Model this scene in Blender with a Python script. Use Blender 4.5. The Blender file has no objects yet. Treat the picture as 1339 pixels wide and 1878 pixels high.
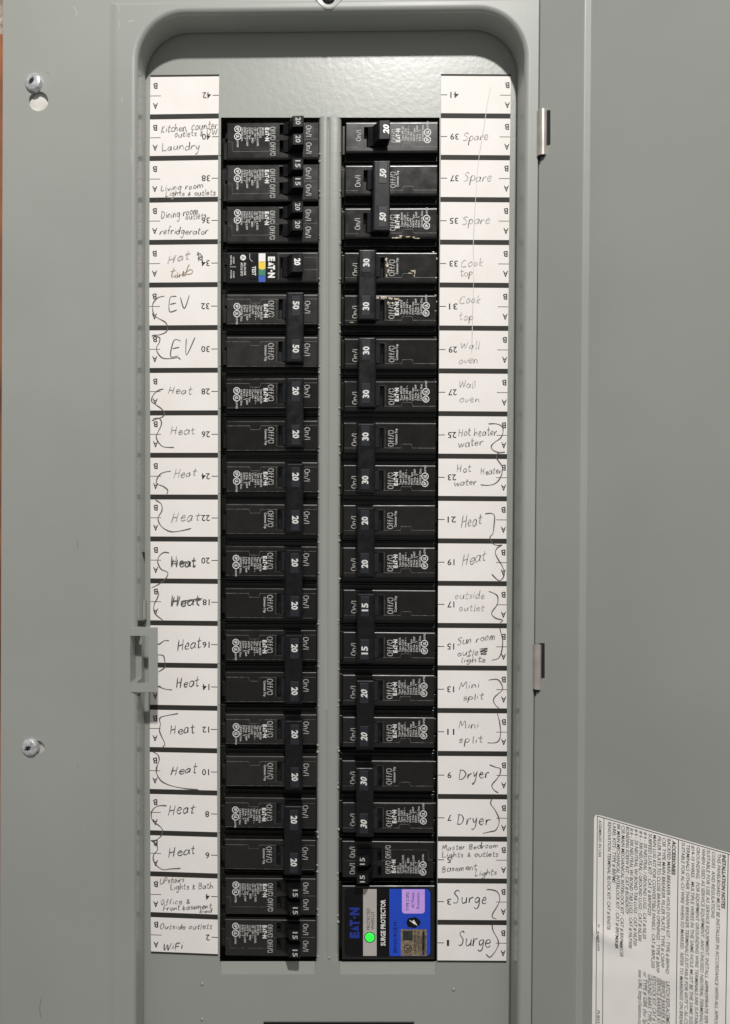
import bpy, math, random
from mathutils import Matrix, Vector
random.seed(7)

# ------------------------------------------------------------------ camera, light, exposure
# World: x right, z up, y into the panel, metres. The dead front is the plane y = 0; "h" below is the
# height in mm above it, towards the viewer.
F_PX, CX, CY, PW, PH = 1411.0, 600.0, 939.0, 1339.0, 1878.0
CAM = (8.956, 10.176, 461.86)                      # x, z, distance (mm)
RX, RY, RZ = (math.radians(a) for a in (0.7288, 1.2326, 0.1895))

scene = bpy.context.scene
COL = scene.collection


def _mm(a, b):
    return [[sum(a[i][k] * b[k][j] for k in range(3)) for j in range(3)] for i in range(3)]


_c, _s = math.cos, math.sin
_Rx = [[1, 0, 0], [0, _c(RX), -_s(RX)], [0, _s(RX), _c(RX)]]
_Ry = [[_c(RY), 0, _s(RY)], [0, 1, 0], [-_s(RY), 0, _c(RY)]]
_Rz = [[_c(RZ), -_s(RZ), 0], [_s(RZ), _c(RZ), 0], [0, 0, 1]]
ROT = _mm(_Rz, _mm(_Ry, _Rx))                      # panel axes (x, down, in) -> camera axes (right, down, forward)


def axis(row):
    r = ROT[row]
    return Vector((r[0], r[2], -r[1]))


right, down, fwd = axis(0), axis(1), axis(2)
cam_data = bpy.data.cameras.new('camera')
cam = bpy.data.objects.new('camera', cam_data)
COL.objects.link(cam)
m3 = Matrix((right, -down, -fwd)).transposed()
cam.matrix_world = Matrix.Translation((CAM[0] / 1e3, -CAM[2] / 1e3, CAM[1] / 1e3)) @ m3.to_4x4()
cam_data.sensor_fit = 'VERTICAL'
cam_data.sensor_height = 34.6
cam_data.lens = F_PX / PH * 34.6
cam_data.shift_x = (PW / 2 - CX) / PH
cam_data.clip_start = 0.01
cam_data.clip_end = 50
scene.camera = cam

world = bpy.data.worlds.new('World')
scene.world = world
world.use_nodes = True
bg = world.node_tree.nodes['Background']
bg.inputs[0].default_value = (1.0, 0.98, 0.96, 1)
bg.inputs[1].default_value = 0.29

lamp_data = bpy.data.lights.new('ceiling_bulb', 'POINT')
lamp_data.energy = 97
lamp_data.color = (1.0, 0.975, 0.945)
lamp_data.shadow_soft_size = 0.035
lamp = bpy.data.objects.new('ceiling_bulb', lamp_data)
COL.objects.link(lamp)
lamp.location = (0.15, -1.05, 1.13)

vs = scene.view_settings
vs.view_transform = 'Standard'
vs.look = 'None'
vs.exposure = 0.0
vs.gamma = 1.0
scene.cycles.use_denoising = True
scene.cycles.max_bounces = 6

# ------------------------------------------------------------------ photo pixel -> place
K = CAM[2] / F_PX                                  # mm per photo pixel on the dead front
CP = Vector((CAM[0], -CAM[2], CAM[1]))             # mm


def ray(px, py):
    return right * ((px - CX) / F_PX) + down * ((py - CY) / F_PX) + fwd


def U(px, py, h=0.0):
    """photo pixel -> point (m) on the plane h mm in front of the dead front"""
    d = ray(px, py)
    t = (-h - CP.y) / d.y
    p = CP + d * t
    return Vector((p.x / 1e3, -h / 1e3, p.z / 1e3))


def on_plane(px, py, p0, n):
    d = ray(px, py)
    c = CP / 1e3
    return c + d * ((p0 - c).dot(n) / d.dot(n))


def interp(x, xs, ys):
    if x <= xs[0]:
        return ys[0]
    for i in range(1, len(xs)):
        if x <= xs[i]:
            t = (x - xs[i - 1]) / (xs[i] - xs[i - 1])
            return ys[i - 1] + t * (ys[i] - ys[i - 1])
    return ys[-1]


# ------------------------------------------------------------------ materials
MATS = {}


def mat(name, col, rough=0.5, metal=0.0, spec=0.5, var=0.0, vscale=60.0, bump=0.0, bscale=400.0, bdist=0.0004,
        rvar=0.0, emit=None, emit_s=0.0, col2=None, detail=4.0, coat=0.0):
    m = bpy.data.materials.new(name)
    m.use_nodes = True
    nt = m.node_tree
    b = nt.nodes['Principled BSDF']
    b.inputs['Base Color'].default_value = (*col, 1)
    b.inputs['Roughness'].default_value = rough
    b.inputs['Metallic'].default_value = metal
    b.inputs['Specular IOR Level'].default_value = spec
    b.inputs['Coat Weight'].default_value = coat
    b.inputs['Coat Roughness'].default_value = 0.09
    tc = nt.nodes.new('ShaderNodeTexCoord')
    geo = nt.nodes.new('ShaderNodeNewGeometry')
    if var > 0 or rvar > 0:
        n = nt.nodes.new('ShaderNodeTexNoise')
        n.inputs['Scale'].default_value = vscale
        n.inputs['Detail'].default_value = detail
        nt.links.new(geo.outputs['Position'], n.inputs['Vector'])
        if var > 0:
            r = nt.nodes.new('ShaderNodeMix')
            r.data_type = 'RGBA'
            c2 = col2 if col2 else tuple(max(0, c * (1 - var)) for c in col)
            c1 = col if col2 else tuple(min(1, c * (1 + var)) for c in col)
            r.inputs['A'].default_value = (*c2, 1)
            r.inputs['B'].default_value = (*c1, 1)
            mr = nt.nodes.new('ShaderNodeMapRange')
            mr.inputs['From Min'].default_value = 0.3
            mr.inputs['From Max'].default_value = 0.7
            nt.links.new(n.outputs['Fac'], mr.inputs['Value'])
            nt.links.new(mr.outputs['Result'], r.inputs['Factor'])
            nt.links.new(r.outputs['Result'], b.inputs['Base Color'])
        if rvar > 0:
            mr = nt.nodes.new('ShaderNodeMapRange')
            mr.inputs['From Min'].default_value = 0.3
            mr.inputs['From Max'].default_value = 0.7
            mr.inputs['To Min'].default_value = max(0.05, rough - rvar)
            mr.inputs['To Max'].default_value = min(1, rough + rvar)
            nt.links.new(n.outputs['Fac'], mr.inputs['Value'])
            nt.links.new(mr.outputs['Result'], b.inputs['Roughness'])
    if bump > 0:
        n2 = nt.nodes.new('ShaderNodeTexNoise')
        n2.inputs['Scale'].default_value = bscale
        n2.inputs['Detail'].default_value = 2.0
        nt.links.new(geo.outputs['Position'], n2.inputs['Vector'])
        bp = nt.nodes.new('ShaderNodeBump')
        bp.inputs['Strength'].default_value = bump
        bp.inputs['Distance'].default_value = bdist
        nt.links.new(n2.outputs['Fac'], bp.inputs['Height'])
        nt.links.new(bp.outputs['Normal'], b.inputs['Normal'])
    if emit:
        b.inputs['Emission Color'].default_value = (*emit, 1)
        b.inputs['Emission Strength'].default_value = emit_s
    MATS[name] = m
    return m


mat('grey_paint', (0.290, 0.303, 0.274), 0.31, spec=0.55, var=0.03, vscale=9, bump=0.24, bscale=270, bdist=0.0003, rvar=0.04)
mat('grey_paint_smooth', (0.290, 0.303, 0.278), 0.42, spec=0.4, var=0.045, vscale=11, bump=0.16, bscale=230, bdist=0.0002, rvar=0.06, coat=0.35)
mat('steel', (0.64, 0.655, 0.67), 0.36, metal=0.6, var=0.35, vscale=420, bump=0.5, bscale=500, bdist=0.0004)
mat('hinge_steel', (0.62, 0.58, 0.53), 0.27, metal=0.75, var=0.12, vscale=120)
mat('galvanised', (0.62, 0.60, 0.56), 0.55, metal=0.35, var=0.12, vscale=200)
mat('dark_void', (0.010, 0.010, 0.012), 0.8)
mat('breaker_black', (0.0098, 0.0093, 0.0085), 0.30, spec=0.44, var=0.16, vscale=130, rvar=0.05, bump=0.08, bscale=900, bdist=0.0001, detail=6)
mat('breaker_black_dusty', (0.0135, 0.0128, 0.0115), 0.36, spec=0.44, var=0.16, vscale=130, rvar=0.05, bump=0.08, bscale=900, bdist=0.0001, detail=6)
mat('breaker_black_glossy', (0.0070, 0.0067, 0.0063), 0.25, spec=0.44, var=0.16, vscale=130, rvar=0.05, bump=0.08, bscale=900, bdist=0.0001, detail=6)
mat('breaker_base', (0.006, 0.006, 0.007), 0.5, var=0.2, vscale=150)
mat('handle_black', (0.0050, 0.0050, 0.0060), 0.40, spec=0.28, var=0.25, vscale=220, rvar=0.10)
mat('lever_grey', (0.017, 0.019, 0.024), 0.42, spec=0.35, var=0.2, vscale=250)
mat('seam', (0.11, 0.105, 0.095), 0.5, var=0.75, vscale=450)
mat('print_grey', (0.46, 0.455, 0.43), 0.6, var=0.30, vscale=1200)
mat('print_white', (0.66, 0.66, 0.64), 0.55, var=0.12, vscale=900)
mat('print_ivory', (0.80, 0.79, 0.76), 0.5)
mat('paper', (0.825, 0.795, 0.775), 0.85, spec=0.2, col2=(0.785, 0.75, 0.71), var=0.03, vscale=45, detail=7, bump=0.25, bscale=350, bdist=0.00012)
mat('sticker_paper', (0.92, 0.885, 0.84), 0.55, spec=0.4, var=0.04, vscale=40, bump=0.3, bscale=60, bdist=0.0006)
mat('ink_black', (0.022, 0.021, 0.019), 0.6)
mat('print_dark', (0.04, 0.037, 0.034), 0.7, var=0.2, vscale=900)
mat('bar_black', (0.030, 0.028, 0.024), 0.65, spec=0.25, var=0.08, vscale=300)
mat('pen', (0.095, 0.088, 0.085), 0.6, var=0.35, vscale=350)
mat('pencil', (0.25, 0.23, 0.22), 0.65, var=0.45, vscale=300)
mat('pencil_light', (0.42, 0.395, 0.375), 0.7, var=0.30, vscale=700)
mat('pencil_brown', (0.30, 0.22, 0.12), 0.7, var=0.40, vscale=700)
mat('crease_shade', (0.54, 0.51, 0.48), 0.8, var=0.10, vscale=500)  # shade of the paper fold, put into the colour
mat('smudge', (0.66, 0.60, 0.50), 0.85)
mat('yellow_print', (0.78, 0.58, 0.06), 0.5)
mat('green_print', (0.03, 0.20, 0.11), 0.5)
mat('blue_print', (0.02, 0.09, 0.42), 0.5)
mat('label_black', (0.006, 0.0055, 0.0065), 0.40, spec=0.18, var=0.2, vscale=300)
mat('label_blue', (0.010, 0.060, 0.52), 0.30, var=0.10, vscale=35)
mat('label_grey', (0.44, 0.42, 0.39), 0.42, var=0.05, vscale=100)
mat('label_purple', (0.47, 0.31, 0.86), 0.32, col2=(0.62, 0.38, 0.84), var=0.1, vscale=70)
mat('eaton_blue', (0.009, 0.028, 0.25), 0.35)
mat('foil', (0.42, 0.32, 0.21), 0.36, metal=0.4, col2=(0.15, 0.12, 0.08), var=0.3, vscale=700, rvar=0.1)
mat('foil_dark', (0.045, 0.05, 0.045), 0.35, metal=0.5, var=0.3, vscale=500)
mat('led_green', (0.02, 0.6, 0.05), 0.3, emit=(0.02, 1.0, 0.04), emit_s=1.15)
mat('led_rim', (0.01, 0.02, 0.01), 0.35)
mat('glare_and_chips', (0.72, 0.64, 0.48), 0.20, col2=(0.28, 0.24, 0.16), var=0.5, vscale=900, bump=0.6, bscale=700, bdist=0.0006)  # bright glare of glossy smears put into the colour; chipped spots share it
mat('scuff', (0.40, 0.41, 0.385), 0.5)
mat('scratch', (0.13, 0.13, 0.12), 0.5)
mat('wood', (0.33, 0.115, 0.042), 0.7, col2=(0.10, 0.032, 0.016), var=0.3, vscale=25, detail=8)
mat('plaster', (0.45, 0.40, 0.34), 0.9, col2=(0.16, 0.11, 0.08), var=0.3, vscale=220, detail=8)


# ------------------------------------------------------------------ mesh building
class MB:
    def __init__(self):
        self.v, self.f = [], []

    def poly(self, pts):
        n = len(self.v)
        self.v += [tuple(p) for p in pts]
        self.f.append(tuple(range(n, n + len(pts))))

    def add(self, verts, faces):
        n = len(self.v)
        self.v += [tuple(p) for p in verts]
        self.f += [tuple(n + i for i in f) for f in faces]

    def mesh(self, name, smooth=False):
        me = bpy.data.meshes.new(name)
        me.from_pydata(self.v, [], self.f)
        me.validate()
        me.update()
        if smooth:
            me.polygons.foreach_set('use_smooth', [True] * len(me.polygons))
        return me


def link(name, data, parent=None, material=None):
    o = bpy.data.objects.new(name, data)
    COL.objects.link(o)
    if parent is not None:
        o.parent = parent
    if material is not None and data is not None and not data.materials:
        data.materials.append(MATS[material])
    return o


def part(name, mb, material, parent, smooth=False, kind=None):
    o = link(name, mb.mesh(name, smooth), parent, material)
    if kind:
        o['kind'] = kind
    return o


def thing(name, label, cat, group=None, loc=(0, 0, 0), roty=0.0):
    o = bpy.data.objects.new(name, None)
    COL.objects.link(o)
    o.empty_display_size = 0.01
    o.location = loc
    o.rotation_euler = (0, roty, 0)
    o['label'] = label
    o['category'] = cat
    if group:
        o['group'] = group
    return o


def L(u, v, h=0.0):
    """breaker-local: u px outwards from the inner face edge, v px down, h mm out (left-hand orientation)"""
    return Vector((-u * K / 1e3, -h / 1e3, -v * K / 1e3))


def cbox(mb, fn, u0, u1, v0, v1, h0, h1, ch=0.0, chh=None, holes=(), hole_depth=5.0, skip_bottom=True, seg=4):
    """box in (u,v,h) with a chamfered top (ch = px inset or 4-tuple u0,u1,v0,v1) and optional rectangular pockets"""
    c = ch if isinstance(ch, tuple) else (ch,) * 4
    chh = chh if chh is not None else max(c) * K
    a = [(u0, v0), (u1, v0), (u1, v1), (u0, v1)]
    t = [(u0 + c[0], v0 + c[2]), (u1 - c[1], v0 + c[2]), (u1 - c[1], v1 - c[3]), (u0 + c[0], v1 - c[3])]
    hm = h1 - chh
    for i in range(4):
        j = (i + 1) % 4
        mb.poly([fn(*a[i], h0), fn(*a[j], h0), fn(*a[j], hm), fn(*a[i], hm)])
    if max(c) > 0:
        prev = [(q[0], q[1], hm) for q in a]
        for s in range(1, seg + 1):
            ca, sa = 1 - math.cos(math.pi / 2 * s / seg), math.sin(math.pi / 2 * s / seg)
            if seg == 1:
                ca = sa = 1.0
            cur = [(a[q][0] + (t[q][0] - a[q][0]) * ca, a[q][1] + (t[q][1] - a[q][1]) * ca, hm + (h1 - hm) * sa) for q in range(4)]
            for i in range(4):
                j = (i + 1) % 4
                mb.poly([fn(*prev[i]), fn(*prev[j]), fn(*cur[j]), fn(*cur[i])])
            prev = cur
    us = sorted({t[0][0], t[1][0], *[x for q in holes for x in q[:2]]})
    vv = sorted({t[0][1], t[2][1], *[x for q in holes for x in q[2:4]]})
    for i in range(len(us) - 1):
        for j in range(len(vv) - 1):
            um, vm = (us[i] + us[i + 1]) / 2, (vv[j] + vv[j + 1]) / 2
            inside = any(q[0] < um < q[1] and q[2] < vm < q[3] for q in holes)
            if not inside:
                mb.poly([fn(us[i], vv[j], h1), fn(us[i + 1], vv[j], h1), fn(us[i + 1], vv[j + 1], h1), fn(us[i], vv[j + 1], h1)])
    for q in holes:
        r = [(q[0], q[2]), (q[1], q[2]), (q[1], q[3]), (q[0], q[3])]
        hd = h1 - hole_depth
        for i in range(4):
            j = (i + 1) % 4
            mb.poly([fn(*r[i], h1), fn(*r[j], h1), fn(*r[j], hd), fn(*r[i], hd)])
        mb.poly([fn(*p, hd) for p in r])
    if not skip_bottom:
        mb.poly([fn(*p, h0) for p in a])


def rect(mb, fn, u0, u1, v0, v1, h):
    mb.poly([fn(u0, v0, h), fn(u1, v0, h), fn(u1, v1, h), fn(u0, v1, h)])


def disc(mb, fn, u, v, r, h, n=20, r_in=0.0, v_scale=1.0):
    o = [(u + r * math.cos(2 * math.pi * i / n), v + r * v_scale * math.sin(2 * math.pi * i / n)) for i in range(n)]
    if r_in <= 0:
        mb.poly([fn(*p, h) for p in o])
    else:
        q = [(u + r_in * math.cos(2 * math.pi * i / n), v + r_in * v_scale * math.sin(2 * math.pi * i / n)) for i in range(n)]
        for i in range(n):
            j = (i + 1) % n
            mb.poly([fn(*o[i], h), fn(*o[j], h), fn(*q[j], h), fn(*q[i], h)])


def ribbon(mb, fn, pts, w, h, taper=True):
    """flat line of width w px through (px, py) points"""
    n = len(pts)
    if n < 2:
        return
    ph, fr = random.uniform(0, 6.3), random.uniform(0.25, 0.6)
    lft, rgt = [], []
    for i in range(n):
        a, b = pts[max(0, i - 1)], pts[min(n - 1, i + 1)]
        dx, dy = b[0] - a[0], b[1] - a[1]
        l = math.hypot(dx, dy) or 1e-9
        ww = w * 0.5 * (1 + 0.28 * math.sin(ph + fr * i) if taper else 1)
        if taper and (i == 0 or i == n - 1):
            ww *= 0.45
        nx, ny = -dy / l * ww, dx / l * ww
        lft.append(fn(pts[i][0] + nx, pts[i][1] + ny, h))
        rgt.append(fn(pts[i][0] - nx, pts[i][1] - ny, h))
    mb.add(lft + rgt, [(i, i + 1, n + i + 1, n + i) for i in range(n - 1)])


def spline(pts, k=5):
    if len(pts) < 3:
        (ax, ay), (bx, by) = pts
        return [(ax + (bx - ax) * i / 6, ay + (by - ay) * i / 6) for i in range(7)]
    out = []
    for i in range(len(pts) - 1):
        p0, p1, p2, p3 = pts[max(0, i - 1)], pts[i], pts[i + 1], pts[min(len(pts) - 1, i + 2)]
        for s in range(k):
            t = s / k
            out.append(tuple(0.5 * (2 * p1[d] + (p2[d] - p0[d]) * t + (2 * p0[d] - 5 * p1[d] + 4 * p2[d] - p3[d]) * t * t
                                    + (3 * p1[d] - p0[d] - 3 * p2[d] + p3[d]) * t ** 3) for d in (0, 1)))
    out.append(pts[-1])
    return out


_FC = {}


def glyphs(s, bold):
    key = (s, bold)
    if key not in _FC:
        c = bpy.data.curves.new('t', 'FONT')
        c.body = s
        c.resolution_u = 2
        c.offset = bold
        o = bpy.data.objects.new('t', c)
        me = bpy.data.meshes.new_from_object(o)
        vs_ = [(v.co.x, v.co.y) for v in me.vertices]
        fs = [tuple(p.vertices) for p in me.polygons]
        bpy.data.objects.remove(o)
        bpy.data.curves.remove(c)
        bpy.data.meshes.remove(me)
        x0 = min(v[0] for v in vs_) if vs_ else 0
        x1 = max(v[0] for v in vs_) if vs_ else 1
        _FC[key] = ([((v[0] - x0), v[1]) for v in vs_], fs, x1 - x0)
    return _FC[key]


CAPH = 0.6885


def text(mb, fn, s, px, py, cap, h, deg=0, length=None, bold=0.0, italic=0.0, center=False):
    """flat print. (px,py) baseline start; deg 0 upright, 90 reads down the page, 180 upside down"""
    vs_, fs, w = glyphs(s, bold)
    sy = cap / CAPH
    sx = length / w if length else sy
    out = []
    for x, y in vs_:
        a, b = x * sx + italic * y * sy, y * sy
        if center:
            a -= w * sx / 2
        if deg == 0:
            p = (px + a, py - b)
        elif deg == 90:
            p = (px + b, py + a)
        else:
            p = (px - a, py + b)
        out.append(fn(*p, h))
    mb.add(out, fs)


def ltext(mb, s, ubase, v0, cap, h, length=None, bold=0.0, italic=0.0, center=False):
    """print on a breaker: reads down, letter tops towards the inner side (smaller u)"""
    vs_, fs, w = glyphs(s, bold)
    sy = cap / CAPH
    sx = length / w if length else sy
    out = []
    for x, y in vs_:
        a, b = x * sx + italic * y * sy, y * sy
        if center:
            a -= w * sx / 2
        out.append(L(ubase - b, v0 + a, h))
    mb.add(out, fs)


# ------------------------------------------------------------------ the panel: cover frame with its well
panel = thing('electrical_panel', 'grey painted steel electrical panel cover with round-cornered well and open hinged door', 'electrical panel')
HT, RF, RC = 20.0, 3.0, 27.0                       # cover front height, rolled lip radius, well corner radius (mm)
WL, WR = U(267, 150, 1).x, U(949, 150, 1).x        # well wall
WT = U(610, 58, 1).z
ZB = U(600, 2250, 0).z                             # below the picture
SH = (((U(267, 150, 1) - U(261.5, 1870, 1)).x / (U(267, 150, 1) - U(261.5, 1870, 1)).z
       + (U(949, 150, 1) - U(938.5, 1870, 1)).x / (U(949, 150, 1) - U(938.5, 1870, 1)).z) / 2)
ZREF = U(267, 150, 1).z


def sh(x, h, z):
    return (x + SH * (z - ZREF), -h / 1e3, z)


NZ0, NZ1 = U(240, 1252, HT).z, U(240, 1166, HT).z     # ends of the notch cut in the left lip for the latch


def ring(x0, x1, zt, r, h, n=14):
    pts = [sh(x0, h, ZB)]
    for i in range(10):
        pts.append(sh(x0, h, ZB + (NZ0 - ZB) * (i + 1) / 10))
    pts.append(sh(x0, h, NZ1))
    for i in range(14):
        pts.append(sh(x0, h, NZ1 + (zt - r - NZ1) * (i + 1) / 15))
    for i in range(n + 1):
        a = math.pi - (math.pi / 2) * i / n
        pts.append(sh(x0 + r + r * math.cos(a), h, zt - r + r * math.sin(a)))
    for i in range(9):
        pts.append(sh(x0 + r + (x1 - x0 - 2 * r) * (i + 1) / 10, h, zt))
    for i in range(n + 1):
        a = math.pi / 2 - (math.pi / 2) * i / n
        pts.append(sh(x1 - r + r * math.cos(a), h, zt - r + r * math.sin(a)))
    for i in range(25):
        pts.append(sh(x1, h, zt - r + (ZB - zt + r) * (i + 1) / 26))
    pts.append(sh(x1, h, ZB))
    return pts


rc, rf = RC / 1e3, RF / 1e3
HN = 8.0
rings = [ring(WL, WR, WT, rc, 1.2), ring(WL, WR, WT, rc, 4), ring(WL, WR, WT, rc, HN), ring(WL, WR, WT, rc, HT - RF)]
for i in range(1, 9):
    a = math.pi / 2 * i / 8
    o_ = rf * (1 - math.cos(a))
    rings.append(ring(WL - o_, WR + o_, WT + o_, rc + o_, HT - RF + RF * math.sin(a)))
SX0, SX1, SZT = U(214, 150, HT).x, U(987, 150, HT).x, U(700, 4, HT).z
NX = U(238.6, 1200, HT).x - SH * (U(238.6, 1200, HT).z - ZREF)
rings.append(ring(NX, WR + rf + 0.001, WT + rf + 0.0006, rc + rf + 0.0005, HT))
NOTCH_END = len(rings) - 1
rings.append(ring(SX0, SX1, SZT, 0.0002, HT))
for i in range(1, 5):
    a = math.pi / 2 * i / 4
    t_ = i / 4
    rings.append(ring(SX0 - 0.0045 * t_, SX1 + 0.0005 * t_, SZT + 0.0016 * t_, 0.0002, HT - 0.5 * (3 * t_ * t_ - 2 * t_ ** 3)))
mb = MB()
for q, (a, b) in enumerate(zip(rings, rings[1:])):
    n = len(a)
    mb.add(a + b, [(i, i + 1, n + i + 1, n + i) for i in range(n - 1) if not (i == 10 and 2 <= q < NOTCH_END)])
frame = part('well_frame', mb, 'grey_paint_smooth', panel, smooth=True)

mb = MB()
A0, A1 = sh(WL, HN, NZ0), sh(WL, HN, NZ1)
B0, B1, C0, C1 = sh(NX, HN, NZ0), sh(NX, HN, NZ1), sh(NX, HT, NZ0), sh(NX, HT, NZ1)
mb.poly([A0, A1, B1, B0])
mb.poly([B0, B1, C1, C0])
for z_ in (NZ0, NZ1):
    k_ = 10 if z_ == NZ0 else 11
    mb.poly([rings[q][k_] for q in range(2, NOTCH_END + 1)] + [sh(NX, HN, z_)])
part('latch_notch', mb, 'grey_paint_smooth', panel)

# outer plate of the cover, with real screw holes
HP = HT - 0.5
PXL = U(6.5, 150, HP).x
PXR = U(1500, 150, HP).x
PZT = U(600, -260, HP).z
hole_a = (sh(*[U(70.5, 185.5, HP).x - SH * (U(70.5, 185.5, HP).z - ZREF), HP, 0])[0], U(70.5, 185.5, HP).z)


def unsh(px, py, h):
    p = U(px, py, h)
    return (p.x - SH * (p.z - ZREF), p.z)


ha, hb = unsh(70.5, 185.5, HP), unsh(70.0, 1371, HP)
ra, rb_ = 18.2 * K / 1e3 * 0.96, 12.0 * K / 1e3
mb = MB()
SXo, SXi, SZo = SX0 - 0.0045, SX1 + 0.0005, SZT + 0.0016


EA, EB = U(5.6, 60, HP), U(0.9, 1500, HP)


def xl(z):
    return EB.x + (EA.x - EB.x) * (z - EB.z) / (EA.z - EB.z) - SH * (z - ZREF)


def prect(x0, x1, z0, z1):
    a0, a1 = (xl(z0), xl(z1)) if x0 is None else (x0, x0)
    mb.poly([sh(a0, HP, z0), sh(x1, HP, z0), sh(x1, HP, z1), sh(a1, HP, z1)])


def phole(cx, cz, r, half):
    n = 32
    circ = [(cx + r * math.cos(2 * math.pi * i / n), cz + r * math.sin(2 * math.pi * i / n)) for i in range(n)]
    sq = []
    for i in range(n):
        a = 2 * math.pi * i / n
        ca, sa = math.cos(a), math.sin(a)
        k = half / max(abs(ca), abs(sa))
        sq.append((cx + k * ca, cz + k * sa))
    for i in range(n):
        j = (i + 1) % n
        mb.poly([sh(sq[i][0], HP, sq[i][1]), sh(sq[j][0], HP, sq[j][1]), sh(circ[j][0], HP, circ[j][1]), sh(circ[i][0], HP, circ[i][1])])
        mb.poly([sh(circ[i][0], HP, circ[i][1]), sh(circ[j][0], HP, circ[j][1]), sh(circ[j][0], HP - 1.4, circ[j][1]), sh(circ[i][0], HP - 1.4, circ[i][1])])


hf = 0.010
zs = [ZB, hb[1] - hf, hb[1] + hf, ha[1] - hf, ha[1] + hf, PZT]
for i in range(5):
    if i in (1, 3):
        c, r = (hb, rb_) if i == 1 else (ha, ra)
        prect(None, c[0] - hf, zs[i], zs[i + 1])
        phole(c[0], c[1], r, hf)
        prect(c[0] + hf, SXo, zs[i], zs[i + 1])
    else:
        prect(None, SXo, zs[i], zs[i + 1])
prect(SXo, SXi, SZo, PZT)
HR = HT - 2.0
mb.poly([sh(SXi, HR, ZB), sh(PXR, HR, ZB), sh(PXR, HR, PZT), sh(SXi, HR, PZT)])
mb.poly([sh(SXi, HP, ZB), sh(SXi, HP, PZT), sh(SXi, HR, PZT), sh(SXi, HR, ZB)])
# folded left edge
x0_, x1_ = xl(ZB), xl(PZT)
mb.poly([sh(x0_, HP, ZB), sh(x1_, HP, PZT), sh(x1_ - 0.0004, HP - 1.0, PZT), sh(x0_ - 0.0004, HP - 1.0, ZB)])
mb.poly([sh(x0_ - 0.0004, HP - 1.0, ZB), sh(x1_ - 0.0004, HP - 1.0, PZT), sh(x1_ - 0.0004, HP - 14, PZT), sh(x0_ - 0.0004, HP - 14, ZB)])
cover = part('cover_plate', mb, 'grey_paint_smooth', panel)

# bright flange of the box seen through the screw holes
for c in (ha, hb):
    mb = MB()
    mb.poly([sh(c[0] - .012, HP - 2.2, c[1] - .012), sh(c[0] + .012, HP - 2.2, c[1] - .012), sh(c[0] + .012, HP - 2.2, c[1] + .016), sh(c[0] - .012, HP - 2.2, c[1] + .016)])
    part('box_flange', mb, 'galvanised', panel)

# steel box behind the cover
bx0, bx1, bz0, bz1 = U(60, 900, 0).x, U(1180, 900, 0).x, ZB + 0.002, U(600, -150, 0).z
mb = MB()
hb0, hb1 = -85.0, 3.0
cb = [(bx0, bz0), (bx1, bz0), (bx1, bz1), (bx0, bz1)]
for i in range(4):
    p, q = cb[i], cb[(i + 1) % 4]
    mb.poly([(p[0], -hb1 / 1e3, p[1]), (q[0], -hb1 / 1e3, q[1]), (q[0], -hb0 / 1e3, q[1]), (p[0], -hb0 / 1e3, p[1])])
mb.poly([(p[0], -hb0 / 1e3, p[1]) for p in cb])
part('back_box', mb, 'grey_paint_smooth', panel)

# ------------------------------------------------------------------ dead front with the two breaker openings
YT, YB = 215.5, 1763.0
COLS = [(225, 218), (405.3, 403.2), (584.8, 580.0), (586.3, 581.5), (589, 584.5), (600.2, 596.6), (601.6, 598.0), (603.4, 599.8),
        (604.6, 601.0), (622.2, 617.4), (624.8, 619.8), (626.3, 621.2), (806.4, 801.2), (990, 980)]
SPH = [0, 0, -1.6, -0.5, 0, 0, -0.9, -0.9, 0, 0, -0.5, -1.6, 0, 0]


def dcol(i, py):
    t = (py - 215.5) / (1764 - 215.5)
    return COLS[i][0] + (COLS[i][1] - COLS[i][0]) * t


mb = MB()


def dq(i, j, y0, y1, hs=None):
    hs = hs or (0, 0, 0, 0)
    mb.poly([U(dcol(i, y0), y0, hs[0]), U(dcol(j, y0), y0, hs[1]), U(dcol(j, y1), y1, hs[2]), U(dcol(i, y1), y1, hs[3])])


dq(0, 13, -60, YT)
dq(0, 1, YT, YB)
dq(12, 13, YT, YB)
# bottom: sloped lips under the openings
YR = 1787.0
for a, b in ((1, 2), (11, 12)):
    ins = 3.0
    A = [U(dcol(a, YB) + 1, YB, -2.3), U(dcol(b, YB) - 1, YB, -2.3), U(dcol(b, YR) - ins, YR, 0), U(dcol(a, YR) + ins, YR, 0)]
    mb.poly(A)
    mb.poly([U(dcol(a, YB), YB, 0), A[0], A[3]])
    mb.poly([U(dcol(b, YB), YB, 0), A[2], A[1]])
    mb.poly([U(dcol(a, YB), YB, 0), A[3], U(dcol(a, YR), YR, 0)])
    mb.poly([U(dcol(b, YB), YB, 0), U(dcol(b, YR), YR, 0), A[2]])
dq(0, 1, YB, YR)
dq(2, 11, YB, YR)
dq(12, 13, YB, YR)
dq(0, 13, YR, 2230)
# turned-in edges of the openings
for i in (1, 12):
    mb.poly([U(dcol(i, YT), YT, 0), U(dcol(i, YB), YB, 0), U(dcol(i, YB), YB, -2.2), U(dcol(i, YT), YT, -2.2)])
for a, b in ((1, 2), (11, 12)):
    mb.poly([U(dcol(a, YT), YT, 0), U(dcol(b, YT), YT, 0), U(dcol(b, YT), YT, -2.2), U(dcol(a, YT), YT, -2.2)])
dead = part('dead_front', mb, 'grey_paint', panel)
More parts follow.
